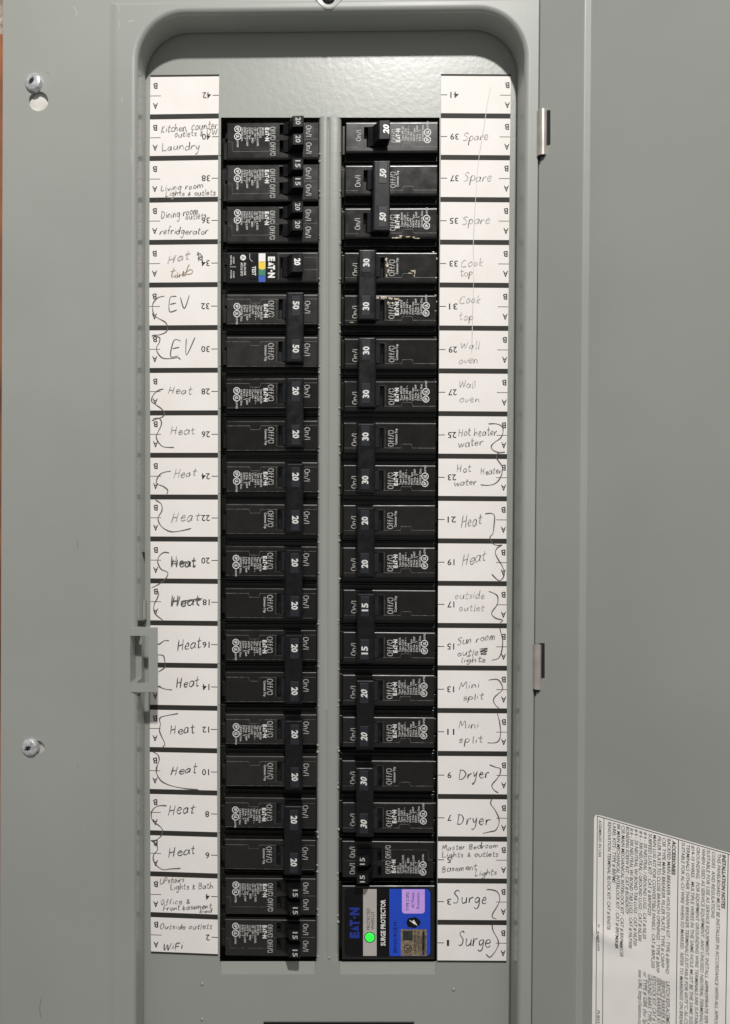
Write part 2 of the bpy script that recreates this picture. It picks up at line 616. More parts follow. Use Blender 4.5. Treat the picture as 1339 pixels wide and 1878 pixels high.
# pressed spine between the two columns: rolled edges, shallow crown, a groove that stops short and begins again
mb = MB()
SP = [(0, -2.6), (0.02, -1.5), (0.06, -0.7), (0.12, -0.22), (0.22, -0.02), (0.30, 0.0), (0.355, -0.10), (0.395, -0.55), (0.425, -0.75), (0.455, -0.45), (0.49, -0.12), (0.56, 0.0),
      (0.72, 0.0), (0.84, -0.15), (0.93, -0.65), (0.98, -1.5), (1.0, -2.6)]
ys_ = [YT - 2.5, YT + 3, YT + 30, 500, 800, 1100, 1292, 1298, 1303, 1309, 1500, YB - 22, YB - 4, YB + 2]
gk = [0.0, 1, 1, 1, 1, 1, 1, 0.15, 0.15, 0.8, 0.8, 0.8, 0.3, 0.0]
ek = [0.0, 0.8, 1, 1, 1, 1, 1, 1, 1, 1, 1, 1, 0.8, 0.0]
for y, g_, e_ in zip(ys_, gk, ek):
    xa, xb = dcol(2, y), dcol(11, y)
    for t, hh in SP:
        inner = 0.34 < t < 0.52
        mb.v.append(tuple(U(xa + (xb - xa) * t, y, 0.03 + hh * (g_ if inner else e_))))
k = len(SP)
for i in range(len(ys_) - 1):
    for j in range(k - 1):
        mb.f.append((i * k + j, i * k + j + 1, (i + 1) * k + j + 1, (i + 1) * k + j))
part('centre_spine', mb, 'grey_paint', dead, smooth=True)


def dome(mb, c, r, hgt, fn=None, n=10, m=4):
    """small dome of radius r (m), height hgt (m) on the panel face, centre c"""
    vs_, fs = [], []
    for j in range(m):
        a = math.pi / 2 * j / m
        for i in range(n):
            t = 2 * math.pi * i / n
            vs_.append((c[0] + r * math.cos(a) * math.cos(t), c[1] - hgt * math.sin(a), c[2] + r * math.cos(a) * math.sin(t)))
    vs_.append((c[0], c[1] - hgt, c[2]))
    for j in range(m - 1):
        for i in range(n):
            k = (i + 1) % n
            fs.append((j * n + i, j * n + k, (j + 1) * n + k, (j + 1) * n + i))
    for i in range(n):
        fs.append(((m - 1) * n + i, (m - 1) * n + (i + 1) % n, m * n))
    mb.add(vs_, fs)


mb = MB()
for k in range(20):
    y = 287 + 77.3 * k
    for i, dx in ((3, 1.2), (10, -0.4)):
        for dy in (0, random.choice((-11, 9))):
            r = random.uniform(0.5, 0.95) / 1e3
            dome(mb, U(dcol(i, y) + dx + random.uniform(-1, 1), y + dy + random.uniform(-4, 4), -0.9), r, r * 1.1)
    dome(mb, U(dcol(1, y) - 1.2, y + random.uniform(-3, 3), 0), 0.0005, 0.0005)
part('knockout_nub', mb, 'grey_paint', dead, smooth=True, kind='stuff')
for px, py in ((371, 1804), (371, 1869), (832, 1814)):
    mb = MB()
    dome(mb, U(px, py, 0), 0.0011, 0.0009)
    part('weld_dimple', mb, 'grey_paint', dead, smooth=True)
mb = MB()
dome(mb, U(604, 1306 + 450, 0), 0.0009, 0.0008)
part('weld_dimple', mb, 'grey_paint', dead, smooth=True)

mb = MB()
for pts in ([(141, 990), (142.5, 998), (143, 1006)], [(134, 1024), (134.6, 1025.5)], [(86, 132), (89.5, 135)], [(76, 1830), (73, 1848), (75, 1868)], [(1153, 150), (1153.6, 151.5)],
            [(238, 1051), (236, 1055)], [(143, 1400), (142, 1408)], [(72, 806), (72.6, 807.6)]):
    ribbon(mb, lambda a, b, h: U(a, b, h), spline(pts, 4), 0.7, HP + 0.04)
part('paint_scratch', mb, 'scratch', cover, kind='stuff')

mb = MB()
for pts, w_ in (([(217, 38), (219, 46), (218, 53)], 1.2), ([(234, 41), (241, 38), (248, 40)], 1.4), ([(214, 6), (218, 14), (219, 20)], 1.2), ([(135, 12), (141, 22), (139, 30)], 1.6), ([(222, 178), (225, 190)], 1.2),
                ([(240, 268), (241.5, 300)], 0.8), ([(236, 1052), (238, 1049)], 1.0), ([(152, 1520), (153, 1526)], 0.8)):
    ribbon(mb, U, spline(pts, 4), w_, (HT if pts[0][0] > 213.5 else HP) + 0.03)
part('paint_scuff', mb, 'scuff', cover, kind='stuff')

# ------------------------------------------------------------------ screws
STEEL = 'steel'


def screw(px, py, h, r_px, tilt, parent, slot_deg, mat_name='steel'):
    c = U(px, py, h)
    r = r_px * K / 1e3 * (1 - h / 462)
    mb = MB()
    n, m = 28, 7
    vs_, fs = [], []
    prof = [(1.0, -1.2), (1.0, 0.0), (0.985, 0.25)] + [(math.cos(math.pi / 2 * j / m * 0.93), 0.25 + 0.62 * math.sin(math.pi / 2 * j / m)) for j in range(1, m + 1)]
    for q, (rr, hh) in enumerate(prof):
        for i in range(n):
            t = 2 * math.pi * i / n
            vs_.append(Vector((r * rr * math.cos(t), -hh * r * 0.42, r * rr * math.sin(t))))
    k = len(prof)
    for j in range(k - 1):
        for i in range(n):
            q = (i + 1) % n
            fs.append((j * n + i, j * n + q, (j + 1) * n + q, (j + 1) * n + i))
    fs.append(tuple((k - 1) * n + i for i in range(n)))
    R = Matrix.Rotation(math.radians(tilt[0]), 3, 'X') @ Matrix.Rotation(math.radians(tilt[1]), 3, 'Z')
    mb.add([R @ v + c for v in vs_], fs)
    s = part('screw', mb, mat_name, parent, smooth=True)
    # drive: square socket plus slot across the head
    mb = MB()
    top = -0.86 * r * 0.42
    a = math.radians(slot_deg)

    def fn(u, v, h_):
        x, z = u * math.cos(a) - v * math.sin(a), u * math.sin(a) + v * math.cos(a)
        return R @ Vector((x * r, top - h_, z * r)) + c
    for (u0, u1, v0, v1, hh) in ((-0.24, 0.24, -0.24, 0.24, 0.00012), (-0.42, 0.42, -0.09, 0.09, 0.00010)):
        cbox(mb, lambda u, v, h_: fn(u, v, h_), u0, u1, v0, v1, -0.0004, hh, 0.0, 0.0)
    part('drive_recess', mb, 'dark_void', s)
    return s


screw(61.5, 151, HP + 0.6, 16.4, (-4, -14), panel, 55)
screw(54.5, 1370.5, HP + 0.6, 16.0, (3, -10), panel, 28)
# dimpled screw above the well
mb = MB()
c0 = U(603, -9, HT)
n = 36
prof = [(0.0079, -0.1), (0.0074, 0.18), (0.0068, 0.22), (0.0060, 0.06), (0.0045, 0.03), (0.0, 0.03)]
vs_, fs = [], []
for rr, hh in prof:
    for i in range(n):
        t = 2 * math.pi * i / n
        vs_.append((c0.x + rr * math.cos(t), c0.y - hh / 1e3, c0.z + rr * math.sin(t)))
for j in range(len(prof) - 1):
    for i in range(n):
        q = (i + 1) % n
        fs.append((j * n + i, j * n + q, (j + 1) * n + q, (j + 1) * n + i))
mb.add(vs_, fs)
part('screw_dimple', mb, 'grey_paint_smooth', panel, smooth=True)
screw(603, -7, HT + 0.3, 12.5, (0, 0), panel, 40, 'lever_grey')

# ------------------------------------------------------------------ latch catch on the left lip
catch = MB()
HL = HT - 0.2


def UP(px, py, h):
    return U(px, py, h)


cx0, cx1, cy0, cy1 = 240.5, 289.5, 1150.5, 1270.0
wx0, wx1, wy0, wy1 = 240.6, 272.5, 1166.0, 1252.0
# frame plate with its window, thickness 1.8 mm
for (a, b, c, d) in ((cx0, cx1, cy0, wy0), (cx0, cx1, wy1, cy1), (wx1, cx1, wy0, wy1)):
    ch = (0, 1.2, 1.2 if c == cy0 else 0, 1.2 if d == cy1 else 0)
    cbox(catch, UP, a, b, c, d, HL - 1.6, HL + 0.6, ch, 0.4, skip_bottom=False)
lc = part('latch_catch', catch, 'grey_paint_smooth', panel)
# return lip along the inner edge of the catch
mb = MB()
cbox(mb, UP, 286.4, 289.2, 1154, 1266, HL - 5.0, HL - 1.5, 0.0, 0.0, skip_bottom=False)
part('return_lip', mb, 'grey_paint_smooth', lc)
# slots pressed into the well wall around the catch (lie on the wall)


def wall_pt(py, h, off=0.25):
    z = U(262, py, h).z
    p = sh(WL + off / 1e3, h, z)
    return Vector(p)


for pts in ([(1012, 1.6), (1012, 7.5), (1030, 1.8)], [(1138, 16.5), (1148.5, 16.5), (1148.5, 3.0), (1141, 3.0), (1138, 6)], [(1272, 16.5), (1276, 16.5), (1276, 12.0), (1272, 10)]):
    mb = MB()
    mb.poly([wall_pt(y, h) for y, h in pts])
    part('latch_slot', mb, 'dark_void', panel)
mb = MB()
for (y0, y1) in ((1101, 1136),):
    for hh in ((1.5, 5.5),):
        p = [wall_pt(y0, hh[0], .1), wall_pt(y0, hh[1], .1), wall_pt(y1, hh[1], .1), wall_pt(y1, hh[0], .1)]
        q = [wall_pt(y0, hh[0], 1.3), wall_pt(y0, hh[1], 1.3), wall_pt(y1, hh[1], 1.3), wall_pt(y1, hh[0], 1.3)]
        mb.poly(q)
        for i in range(4):
            j = (i + 1) % 4
            mb.poly([p[i], p[j], q[j], q[i]])
part('latch_tab', mb, 'grey_paint_smooth', panel)

# ------------------------------------------------------------------ door, swung open towards the viewer
HINGE = Vector(sh(U(989.5, 150, HT - 0.8).x, HT - 0.8, 0))


def door_frame(phi):
    n = Vector((-math.sin(phi), -math.cos(phi), 0))
    return n


def slope_err(phi):
    n = door_frame(phi)
    p0 = Vector(sh(U(989.5, 150, HT - 0.8).x, HT - 0.8, U(1000, 1500, 20).z))
    a, b = on_plane(1092, 1493.5, p0, n), on_plane(1339, 1562, p0, n)
    return b.z - a.z


lo, hi = 0.0, 1.2
for _ in range(50):
    mid = (lo + hi) / 2
    if slope_err(lo) * slope_err(mid) <= 0:
        hi = mid
    else:
        lo = mid
PHI = (lo + hi) / 2
print('door tilt deg', math.degrees(PHI))
DN = door_frame(PHI)
DD = Vector((math.cos(PHI), -math.sin(PHI), 0))    # direction across the door


def dpt(s, z, o=0.0):
    """s mm across the door from the hinge edge, z in m, o mm off its face"""
    x0 = sh(HINGE.x, HT - 0.8, z)[0]
    return Vector((x0, -(HT - 0.8) / 1e3, z)) + DD * (s / 1e3) + DN * (o / 1e3)


def door_s(px, py):
    p0 = Vector((sh(HINGE.x, HT - 0.8, U(1000, py, 30).z)[0], -(HT - 0.8) / 1e3, 0))
    p = on_plane(px, py, p0, DN)
    x0 = sh(HINGE.x, HT - 0.8, p.z)[0]
    return (p - Vector((x0, -(HT - 0.8) / 1e3, p.z))).dot(DD) * 1e3


S1, S2 = door_s(1071.5, 300), door_s(1078.5, 300)
print('joggle s', S1, S2, 'door s at right edge', door_s(1339, 900))
step = (S2 - S1) * math.tan(PHI)
# profile across the door: hinge flange, a flat-set joggle, then the inner face
prof = [(-0.2, -1.4), (0.0, -0.6), (0.4, -0.12), (0.9, 0.0), (S1 - 1.0, 0.0), (S1 - 0.4, -0.08), (S1, -0.35)]
SPAN = 330.0
DO = -(step * 0.8)
prof += [(S2 - 0.1, DO + 0.25), (S2 + 0.4, DO + 0.04), (S2 + 1.0, DO), (S2 + 40, DO), (SPAN, DO)]
zt_d, zb_d = U(1100, -260, HT).z, ZB
mb = MB()
NZ = 6
for i in range(NZ + 1):
    z = zt_d + (zb_d - zt_d) * i / NZ
    for s, o in prof:
        mb.v.append(tuple(dpt(s, z, o)))
np_ = len(prof)
for i in range(NZ):
    for j in range(np_ - 1):
        mb.f.append((i * np_ + j, i * np_ + j + 1, (i + 1) * np_ + j + 1, (i + 1) * np_ + j))
# outer skin so that the door has thickness
for i in range(NZ):
    z0, z1 = zt_d + (zb_d - zt_d) * i / NZ, zt_d + (zb_d - zt_d) * (i + 1) / NZ
    mb.poly([dpt(0.4, z0, -1.6), dpt(SPAN, z0, DO - 1.6), dpt(SPAN, z1, DO - 1.6), dpt(0.4, z1, -1.6)])
door = part('door', mb, 'grey_paint_smooth', panel)


def door_px(px, py, o=0.0):
    """photo pixel -> point on the door's inner face, o mm off it"""
    zz = U(1000, py, 40).z
    for _ in range(4):
        x0 = sh(HINGE.x, HT - 0.8, zz)[0]
        p0 = Vector((x0, -(HT - 0.8) / 1e3, zz)) + DN * ((DO + o) / 1e3)
        p = on_plane(px, py, p0, DN)
        zz = p.z
    return p


# hinges
def hinge(x0, x1, y0, y1, notch):
    root = MB()
    hc = HT + 0.2
    r = (x1 - x0) / 2 * K * (1 - hc / 462)
    cpt, cpb = U((x0 + x1) / 2, y0, hc), U((x0 + x1) / 2 - 0.4, y1, hc)
    n = 20
    for ends in range(1):
        a = [Vector((cpt.x + r / 1e3 * math.cos(t), cpt.y - r / 1e3 * math.sin(t), cpt.z)) for t in [math.pi * (-0.12 + 1.24 * i / n) for i in range(n + 1)]]
        b = [Vector((cpb.x + r / 1e3 * math.cos(t), cpb.y - r / 1e3 * math.sin(t), cpb.z)) for t in [math.pi * (-0.12 + 1.24 * i / n) for i in range(n + 1)]]
        k = len(a)
        root.add(a + b, [(i, i + 1, k + i + 1, k + i) for i in range(k - 1)])
        ri = 0.72
        a2 = [cpt + (p - cpt) * ri for p in a]
        b2 = [cpb + (p - cpb) * ri for p in b]
        root.add(a2 + b2, [(i, i + 1, k + i + 1, k + i) for i in range(k - 1)])
        root.add(a + a2, [(i, i + 1, k + i + 1, k + i) for i in range(k - 1)])
        root.add(b + b2, [(i, i + 1, k + i + 1, k + i) for i in range(k - 1)])
    hg = part('hinge', root, 'hinge_steel', panel, smooth=False)
    hg.data.polygons.foreach_set('use_smooth', [i < 2 * n for i in range(len(hg.data.polygons))])
    # dark cut-out in the door behind the barrel
    mb = MB()
    yb = y1 - notch
    q = [(x1 - 5, y0 - 1.5), (x1 + 4.5, y0 - 1.5), (x1 + 4.5, yb), (x1 - 5, yb + 2)]
    mb.poly([U(px, py, 0) + (Vector((0, -(HT + 3.1) / 1e3, 0)) - Vector((0, 0, 0))) if False else on_plane(px, py, dpt(0, U(1000, py, 20).z, 0.12), DN) for px, py in q])
    part('door_cutout', mb, 'dark_void', hg)
    mb = MB()
    q = [(x0 + 0.5, y1 - 6), (x0 + 13, y1 - 6), (x0 + 12.5, y1 + 4), (x0 + 7, y1 + 12), (x0 + 4.5, y1 + 14), (x0 + 2, y1 + 9)]
    mb.poly([U(px, py, HT + 0.15) for px, py in q])
    part('frame_cutout', mb, 'dark_void', hg)
    # pin seen below the barrel
    mb = MB()
    for i in range(10):
        t0, t1 = math.pi * i / 10, math.pi * (i + 1) / 10
        rr = r * 0.55 / 1e3
        lo_ = U((x0 + x1) / 2, y1 + 6, hc)
        mb.poly([Vector((cpb.x + rr * math.cos(t0), cpb.y - rr * math.sin(t0), cpb.z + .001)), Vector((cpb.x + rr * math.cos(t1), cpb.y - rr * math.sin(t1), cpb.z + .001)),
                 Vector((lo_.x + rr * math.cos(t1), lo_.y - rr * math.sin(t1), lo_.z)), Vector((lo_.x + rr * math.cos(t0), lo_.y - rr * math.sin(t0), lo_.z))])
    part('hinge_pin', mb, 'lever_grey', hg, smooth=True)


hinge(985.0, 1005.0, 203.5, 287.0, 22)
hinge(977.5, 994.5, 1181.0, 1263.0, 20)

# ------------------------------------------------------------------ circuit directory strips
L_T = [174.6, 250.6, 326.7, 404, 482.4, 561.3, 640, 717.8, 796.4, 873.4, 950, 1028, 1104.5, 1182.4, 1260, 1338, 1416, 1493, 1568.6, 1644.6, 1719.3]
R_T = [173.8, 250.3, 326.7, 404.7, 483.3, 561.9, 641, 719.3, 797.6, 875.3, 952.7, 1031, 1108.4, 1185.5, 1264, 1342, 1421.5, 1499.8, 1576.8, 1653.6, 1729.2]
LX0 = ([140, 300, 560, 800, 1050, 1200, 1400, 1600, 1750], [275.9, 274.6, 273.8, 275.8, 276.2, 275.6, 274.7, 276, 277])
LX1 = ([140, 300, 560, 800, 1200, 1400, 1600, 1750], [402, 400, 398.7, 399.7, 399, 398, 398.8, 399.6])
RX0 = ([140, 300, 560, 800, 1000, 1250, 1450, 1600, 1760], [809, 808.7, 806.5, 804.5, 803.8, 803, 803.7, 803, 802.5])
RX1 = ([140, 300, 560, 800, 1000, 1250, 1450, 1600, 1760], [937, 935, 932.5, 930, 929, 929.7, 930, 929.5, 928.6])
LD = ([174, 250, 562, 850, 1337, 1716], [1.4, 2.2, 0.8, 0, -2.2, -5])
H_PAPER, H_PRINT, H_PEN = 0.34, 0.39, 0.43


def strip(side):
    T = L_T if side == 'L' else R_T
    lab = ('white paper circuit list strip, even numbers 42 to 2, mostly handwritten Heat' if side == 'L'
           else 'white paper circuit list strip, odd numbers 41 to 1, with handwritten Spare and Surge')
    root = thing('circuit_label_strip', lab, 'label')
    X0, X1 = (LX0, LX1) if side == 'L' else (RX0, RX1)

    def e0(y):
        return interp(y, *X0)

    def e1(y):
        return interp(y, *X1)

    def slopey(y, x):
        """printed lines run slightly off level"""
        if side == 'L':
            t = (e1(y) - x) / (e1(y) - e0(y))
            return y + t * interp(y, *LD)
        t = (x - e0(y)) / (e1(y) - e0(y))
        return y + t * 0.8
    top, bot = T[0] - 38.0, T[-1] + (33.5 if side == 'L' else 35.0)
    mb = MB()
    n = 60
    rows = [top + (bot - top) * i / n for i in range(n + 1)]
    vs_ = []
    for y in rows:
        vs_ += [U(e0(y), slopey(y, e0(y)), H_PAPER), U(e1(y), slopey(y, e1(y)), H_PAPER)]
    mb.add(vs_, [(2 * i, 2 * i + 1, 2 * i + 3, 2 * i + 2) for i in range(n)])
    # paper edge
    for k in (0, 1):
        mb.add([v for v in vs_[k::2]] + [(v.x, -0.00002, v.z) for v in vs_[k::2]], [(i, i + 1, n + 2 + i, n + 1 + i) for i in range(n)])
    part('paper', mb, 'paper', root)
    bars = [(top - 0.3, top + 3.2)] + [((a + b) / 2 - 4.6, (a + b) / 2 + 4.6) for a, b in zip(T, T[1:])] + [(bot - 3.0, bot + 0.3)]
    for y0, y1 in bars:
        mb = MB()
        ym = (y0 + y1) / 2
        xa, xb = e0(ym) - 0.1, e1(ym) + 0.1
        mb.poly([U(xa, slopey(y0, xa), H_PRINT), U(xb, slopey(y0, xb), H_PRINT), U(xb, slopey(y1, xb), H_PRINT), U(xa, slopey(y1, xa), H_PRINT)])
        part('printed_bar', mb, 'bar_black', root)
    for i, y in enumerate(T):
        mb = MB()
        num = str((42 if side == 'L' else 41) - 2 * i)
        xi, xo = (e1(y), e0(y)) if side == 'L' else (e0(y), e1(y))
        sg = -1 if side == 'L' else 1
        rect_pts = lambda xa, xb, t: mb.poly([U(xa, slopey(y, xa) - t, H_PRINT), U(xb, slopey(y, xb) - t, H_PRINT), U(xb, slopey(y, xb) + t, H_PRINT), U(xa, slopey(y, xa) + t, H_PRINT)])
        rect_pts(xi, xi + sg * 11.5, 0.7)
        w = (15.5 if num[0] != '1' else 13.0) if len(num) == 2 else (4.2 if num == '1' else 7.5)
        xs = (xi - 14.5) if side == 'L' else (xi + 17 + w)
        text(mb, U, num, xs, y - 5.2, 10.8, H_PRINT, 180, length=w, bold=0.012)
        part('printed_number', mb, 'ink_black', root)
        mb = MB()
        rect_pts(xo, xo - sg * 19.5, 0.55)
        yo = slopey(y, xo)
        xc = xo + (9.5 if side == 'L' else -6.0)
        text(mb, U, 'B', xc + 3.9, yo - 23.6, 10.4, H_PRINT, 180, length=7.8, bold=0.02)
        part('printed_letter', mb, 'ink_black', root)
        mb = MB()
        text(mb, U, 'A', xc + 4.6, yo + 13.0, 10.6, H_PRINT, 180, length=9.2, bold=0.018)
        part('printed_letter', mb, 'ink_black', root)
    return root


strip_l = strip('L')
strip_r = strip('R')

# --- handwriting: a stroke alphabet (x-height 1, ascender 2, baseline 0)
G = {
    'a': (1.15, [[(.88, .82), (.5, 1), (.12, .6), (.15, .12), (.5, .02), (.85, .45), (.9, .95), (.88, .3), (1.02, .02)]]),
    'b': (1.1, [[(.15, 2), (.12, 1), (.12, .05), (.12, .5), (.5, .95), (.88, .6), (.75, .08), (.15, .05)]]),
    'c': (1.0, [[(.85, .82), (.5, 1), (.12, .55), (.35, .03), (.9, .15)]]),
    'd': (1.15, [[(.85, .8), (.45, .95), (.12, .5), (.4, .02), (.85, .4), (.95, 2), (.92, .3), (1.05, .02)]]),
    'e': (1.0, [[(.12, .52), (.8, .6), (.65, .98), (.28, .9), (.12, .4), (.45, 0), (.92, .2)]]),
    'f': (.8, [[(.75, 1.85), (.45, 1.95), (.3, 1.4), (.3, .0)], [(.02, .95), (.65, 1.0)]]),
    'g': (1.1, [[(.85, .85), (.45, 1), (.12, .55), (.4, .08), (.82, .45), (.88, .95), (.85, -.5), (.5, -.95), (.15, -.7)]]),
    'h': (1.1, [[(.15, 2), (.12, .02), (.2, .6), (.55, .98), (.82, .6), (.85, .02)]]),
    'i': (.5, [[(.22, 1), (.22, .02)], [(.24, 1.45), (.28, 1.52)]]),
    'k': (1.0, [[(.15, 2), (.12, .02)], [(.75, 1.05), (.15, .5), (.85, .0)]]),
    'l': (.5, [[(.22, 2), (.2, .1), (.35, .02)]]),
    'm': (1.6, [[(.1, 1), (.12, .02), (.2, .65), (.48, .98), (.66, .6), (.68, .05), (.78, .65), (1.1, .98), (1.3, .6), (1.34, .02)]]),
    'n': (1.1, [[(.12, 1), (.13, .02), (.22, .6), (.55, .98), (.82, .6), (.86, .02)]]),
    'o': (1.05, [[(.5, 1), (.12, .55), (.4, .02), (.85, .4), (.7, .92), (.4, .98)]]),
    'p': (1.1, [[(.15, 1), (.12, -.95), (.14, .55), (.5, 1), (.88, .6), (.6, .08), (.15, .15)]]),
    'r': (.9, [[(.12, 1), (.14, .02), (.2, .55), (.5, .95), (.8, .88)]]),
    's': (.9, [[(.75, .88), (.4, 1), (.15, .75), (.65, .4), (.55, .05), (.1, .08)]]),
    't': (.85, [[(.4, 1.75), (.36, .25), (.55, .02), (.75, .12)], [(.02, 1.08), (.82, 1.15)]]),
    'u': (1.1, [[(.12, 1), (.15, .25), (.45, .02), (.8, .4), (.86, .98), (.86, .25), (1.0, .02)]]),
    'v': (1.0, [[(.08, 1), (.42, .02), (.85, 1.0)]]),
    'w': (1.4, [[(.08, 1), (.32, .04), (.62, .85), (.9, .04), (1.25, 1.0)]]),
    'y': (1.05, [[(.12, 1), (.3, .35), (.55, .3), (.85, .98)], [(.85, 1), (.7, -.3), (.35, -.95), (.1, -.75)]]),
    'B': (1.25, [[(.15, 1.85), (.14, .02)], [(.1, 1.8), (.75, 1.75), (.8, 1.2), (.2, 1.0), (.95, .75), (.85, .1), (.1, .02)]]),
    'C': (1.3, [[(1.05, 1.6), (.65, 1.9), (.15, 1.2), (.25, .25), (.7, .0), (1.15, .25)]]),
    'D': (1.4, [[(.2, 1.85), (.15, .02)], [(.0, 1.8), (.75, 1.6), (1.15, .9), (.75, .15), (.1, .02)]]),
    'E': (1.3, [[(1.0, 1.8), (.2, 1.85), (.15, .05), (1.1, .1)], [(.18, .95), (.95, 1.02)]]),
    'F': (1.15, [[(1.0, 1.85), (.2, 1.8), (.15, .0)], [(.18, .95), (.85, 1.0)]]),
    'H': (1.35, [[(.18, 1.95), (.1, .0)], [(.98, 1.9), (.9, .0)], [(.12, .9), (1.0, 1.02)]]),
    'K': (1.2, [[(.18, 1.9), (.12, .0)], [(.95, 1.85), (.18, .85), (1.05, .0)]]),
    'L': (1.15, [[(.2, 1.9), (.15, .1), (.5, .02), (1.0, .12)]]),
    'M': (1.6, [[(.1, .0), (.25, 1.8), (.6, .7), (1.05, 1.85), (1.3, .02)]]),
    'O': (1.3, [[(.6, 1.8), (.12, 1.1), (.4, .05), (1.0, .5), (.95, 1.5), (.5, 1.8)]]),
    'P': (1.15, [[(.18, 1.85), (.12, .0)], [(.1, 1.75), (.85, 1.7), (.85, 1.05), (.15, .85)]]),
    'S': (1.25, [[(1.0, 1.65), (.6, 1.95), (.15, 1.5), (.85, .85), (.8, .15), (.15, .1)]]),
    'U': (1.25, [[(.12, 1.85), (.18, .3), (.6, .0), (1.0, .4), (1.05, 1.85)]]),
    'V': (1.25, [[(.1, 1.9), (.55, .02), (1.1, 1.95)]]),
    'W': (1.7, [[(.1, 1.8), (.4, .02), (.8, 1.4), (1.1, .02), (1.55, 1.85)]]),
    '&': (1.1, [[(.95, .3), (.5, 0), (.15, .3), (.6, .8), (.6, 1.25), (.3, 1.1), (.55, .5), (.95, .05)]]),
    '+': (1.0, [[(.5, 1.0), (.5, .1)], [(.1, .55), (.9, .55)]]),
    ',': (.5, [[(.2, .1), (.1, -.3)]]),
    ' ': (.75, []),
}
ZO = {'A': (200, 120), 'B': (600, 120), 'C': (200, 440), 'D': (600, 440), 'E': (200, 760), 'F': (600, 760),
      'G': (200, 1080), 'H': (600, 1080), 'I': (200, 1400), 'J': (600, 1400)}
ZS = 3.3475


def zpt(z, x, y):
    return (ZO[z][0] + x / ZS, ZO[z][1] + y / ZS)


def write(mb, z, s, x0, y0, x1, y1, xh, w=1.75, jitter=0.12):
    p0, p1 = zpt(z, x0, y0), zpt(z, x0 + (x1 - x0) * (0.93 if s == 'Heat' else 1.0), y1)
    slant = random.uniform(0.02, 0.2)
    xh = xh / ZS
    tot = sum(G[c][0] for c in s)
    dx, dy = (p1[0] - p0[0]) / tot, (p1[1] - p0[1]) / tot
    pos = 0.0
    for c in s:
        wd, strokes = G[c]
        jy, js, jw = random.uniform(-jitter, jitter), random.uniform(0.85, 1.15), random.uniform(0.82, 1.05)
        for st in strokes:
            pts = []
            for gx, gy in st:
                gx2 = pos + gx * jw + slant * gy + random.uniform(-.055, .055)
                gy2 = gy * js + jy + random.uniform(-.06, .06)
                pts.append((p0[0] + dx * gx2, p0[1] + dy * gx2 - gy2 * xh))
            ribbon(mb, U, spline(pts), w, H_PEN + random.uniform(0, 0.03))
        pos += wd


WORDS_L = {
    'pencil': [('A', 'Kitchen, counter', 318, 415, 668, 385, 27), ('A', 'outlets & DW', 402, 442, 668, 420, 20), ('A', 'Laundry', 322, 522, 560, 514, 27),
               ('A', 'Living room', 315, 772, 580, 750, 19), ('A', 'Lights & outlets', 345, 802, 655, 795, 18),
               ('A', 'Dining room', 318, 942, 550, 912, 25), ('A', 'outlets', 468, 947, 600, 937, 20), ('A', 'refridgerator', 310, 1037, 610, 1035, 22),
               ('C', 'Heat', 360, 947, 520, 945, 25),
               ('E', 'Heat', 375, 125, 540, 120, 25), ('E', 'Heat', 395, 395, 545, 378, 27), ('E', 'Heat', 380, 663, 570, 648, 30),
               ('I', 'UPstairs', 310, 740, 465, 727, 19), ('I', 'Lights & Bath', 375, 775, 640, 767, 20), ('I', 'Office &', 315, 868, 500, 860, 18),
               ('I', 'Front basement', 330, 907, 630, 890, 17), ('I', 'bed', 555, 918, 635, 915, 14), ('I', 'Outside outlets', 310, 1017, 635, 1017, 18)],
    'pen': [('C', 'EV', 365, 440, 495, 412, 44), ('C', 'EV', 370, 715, 520, 705, 48), ('E', 'Heat', 378, 938, 550, 932, 32), ('E', 'Heat', 383, 940, 548, 934, 30),
            ('G', 'Heat', 380, 112, 575, 98, 32), ('G', 'Heat', 384, 110, 570, 96, 30), ('G', 'Heat', 418, 383, 575, 362, 34), ('G', 'Heat', 412, 612, 565, 592, 30),
            ('G', 'Heat', 375, 895, 540, 882, 31), ('G', 'Heat', 378, 1143, 550, 1128, 31), ('I', 'Heat', 362, 322, 540, 302, 36), ('I', 'Heat', 365, 578, 545, 553, 32),
            ('I', 'WiFi', 328, 1147, 455, 1140, 24)],
    'pencil_light': [('C', 'Hot', 355, 147, 495, 115, 27), ('C', 'Hat', 360, 146, 500, 118, 25)],
    'pencil_brown': [('C', 'tub', 365, 228, 525, 208, 28), ('C', 'us', 400, 232, 480, 222, 22)],
}
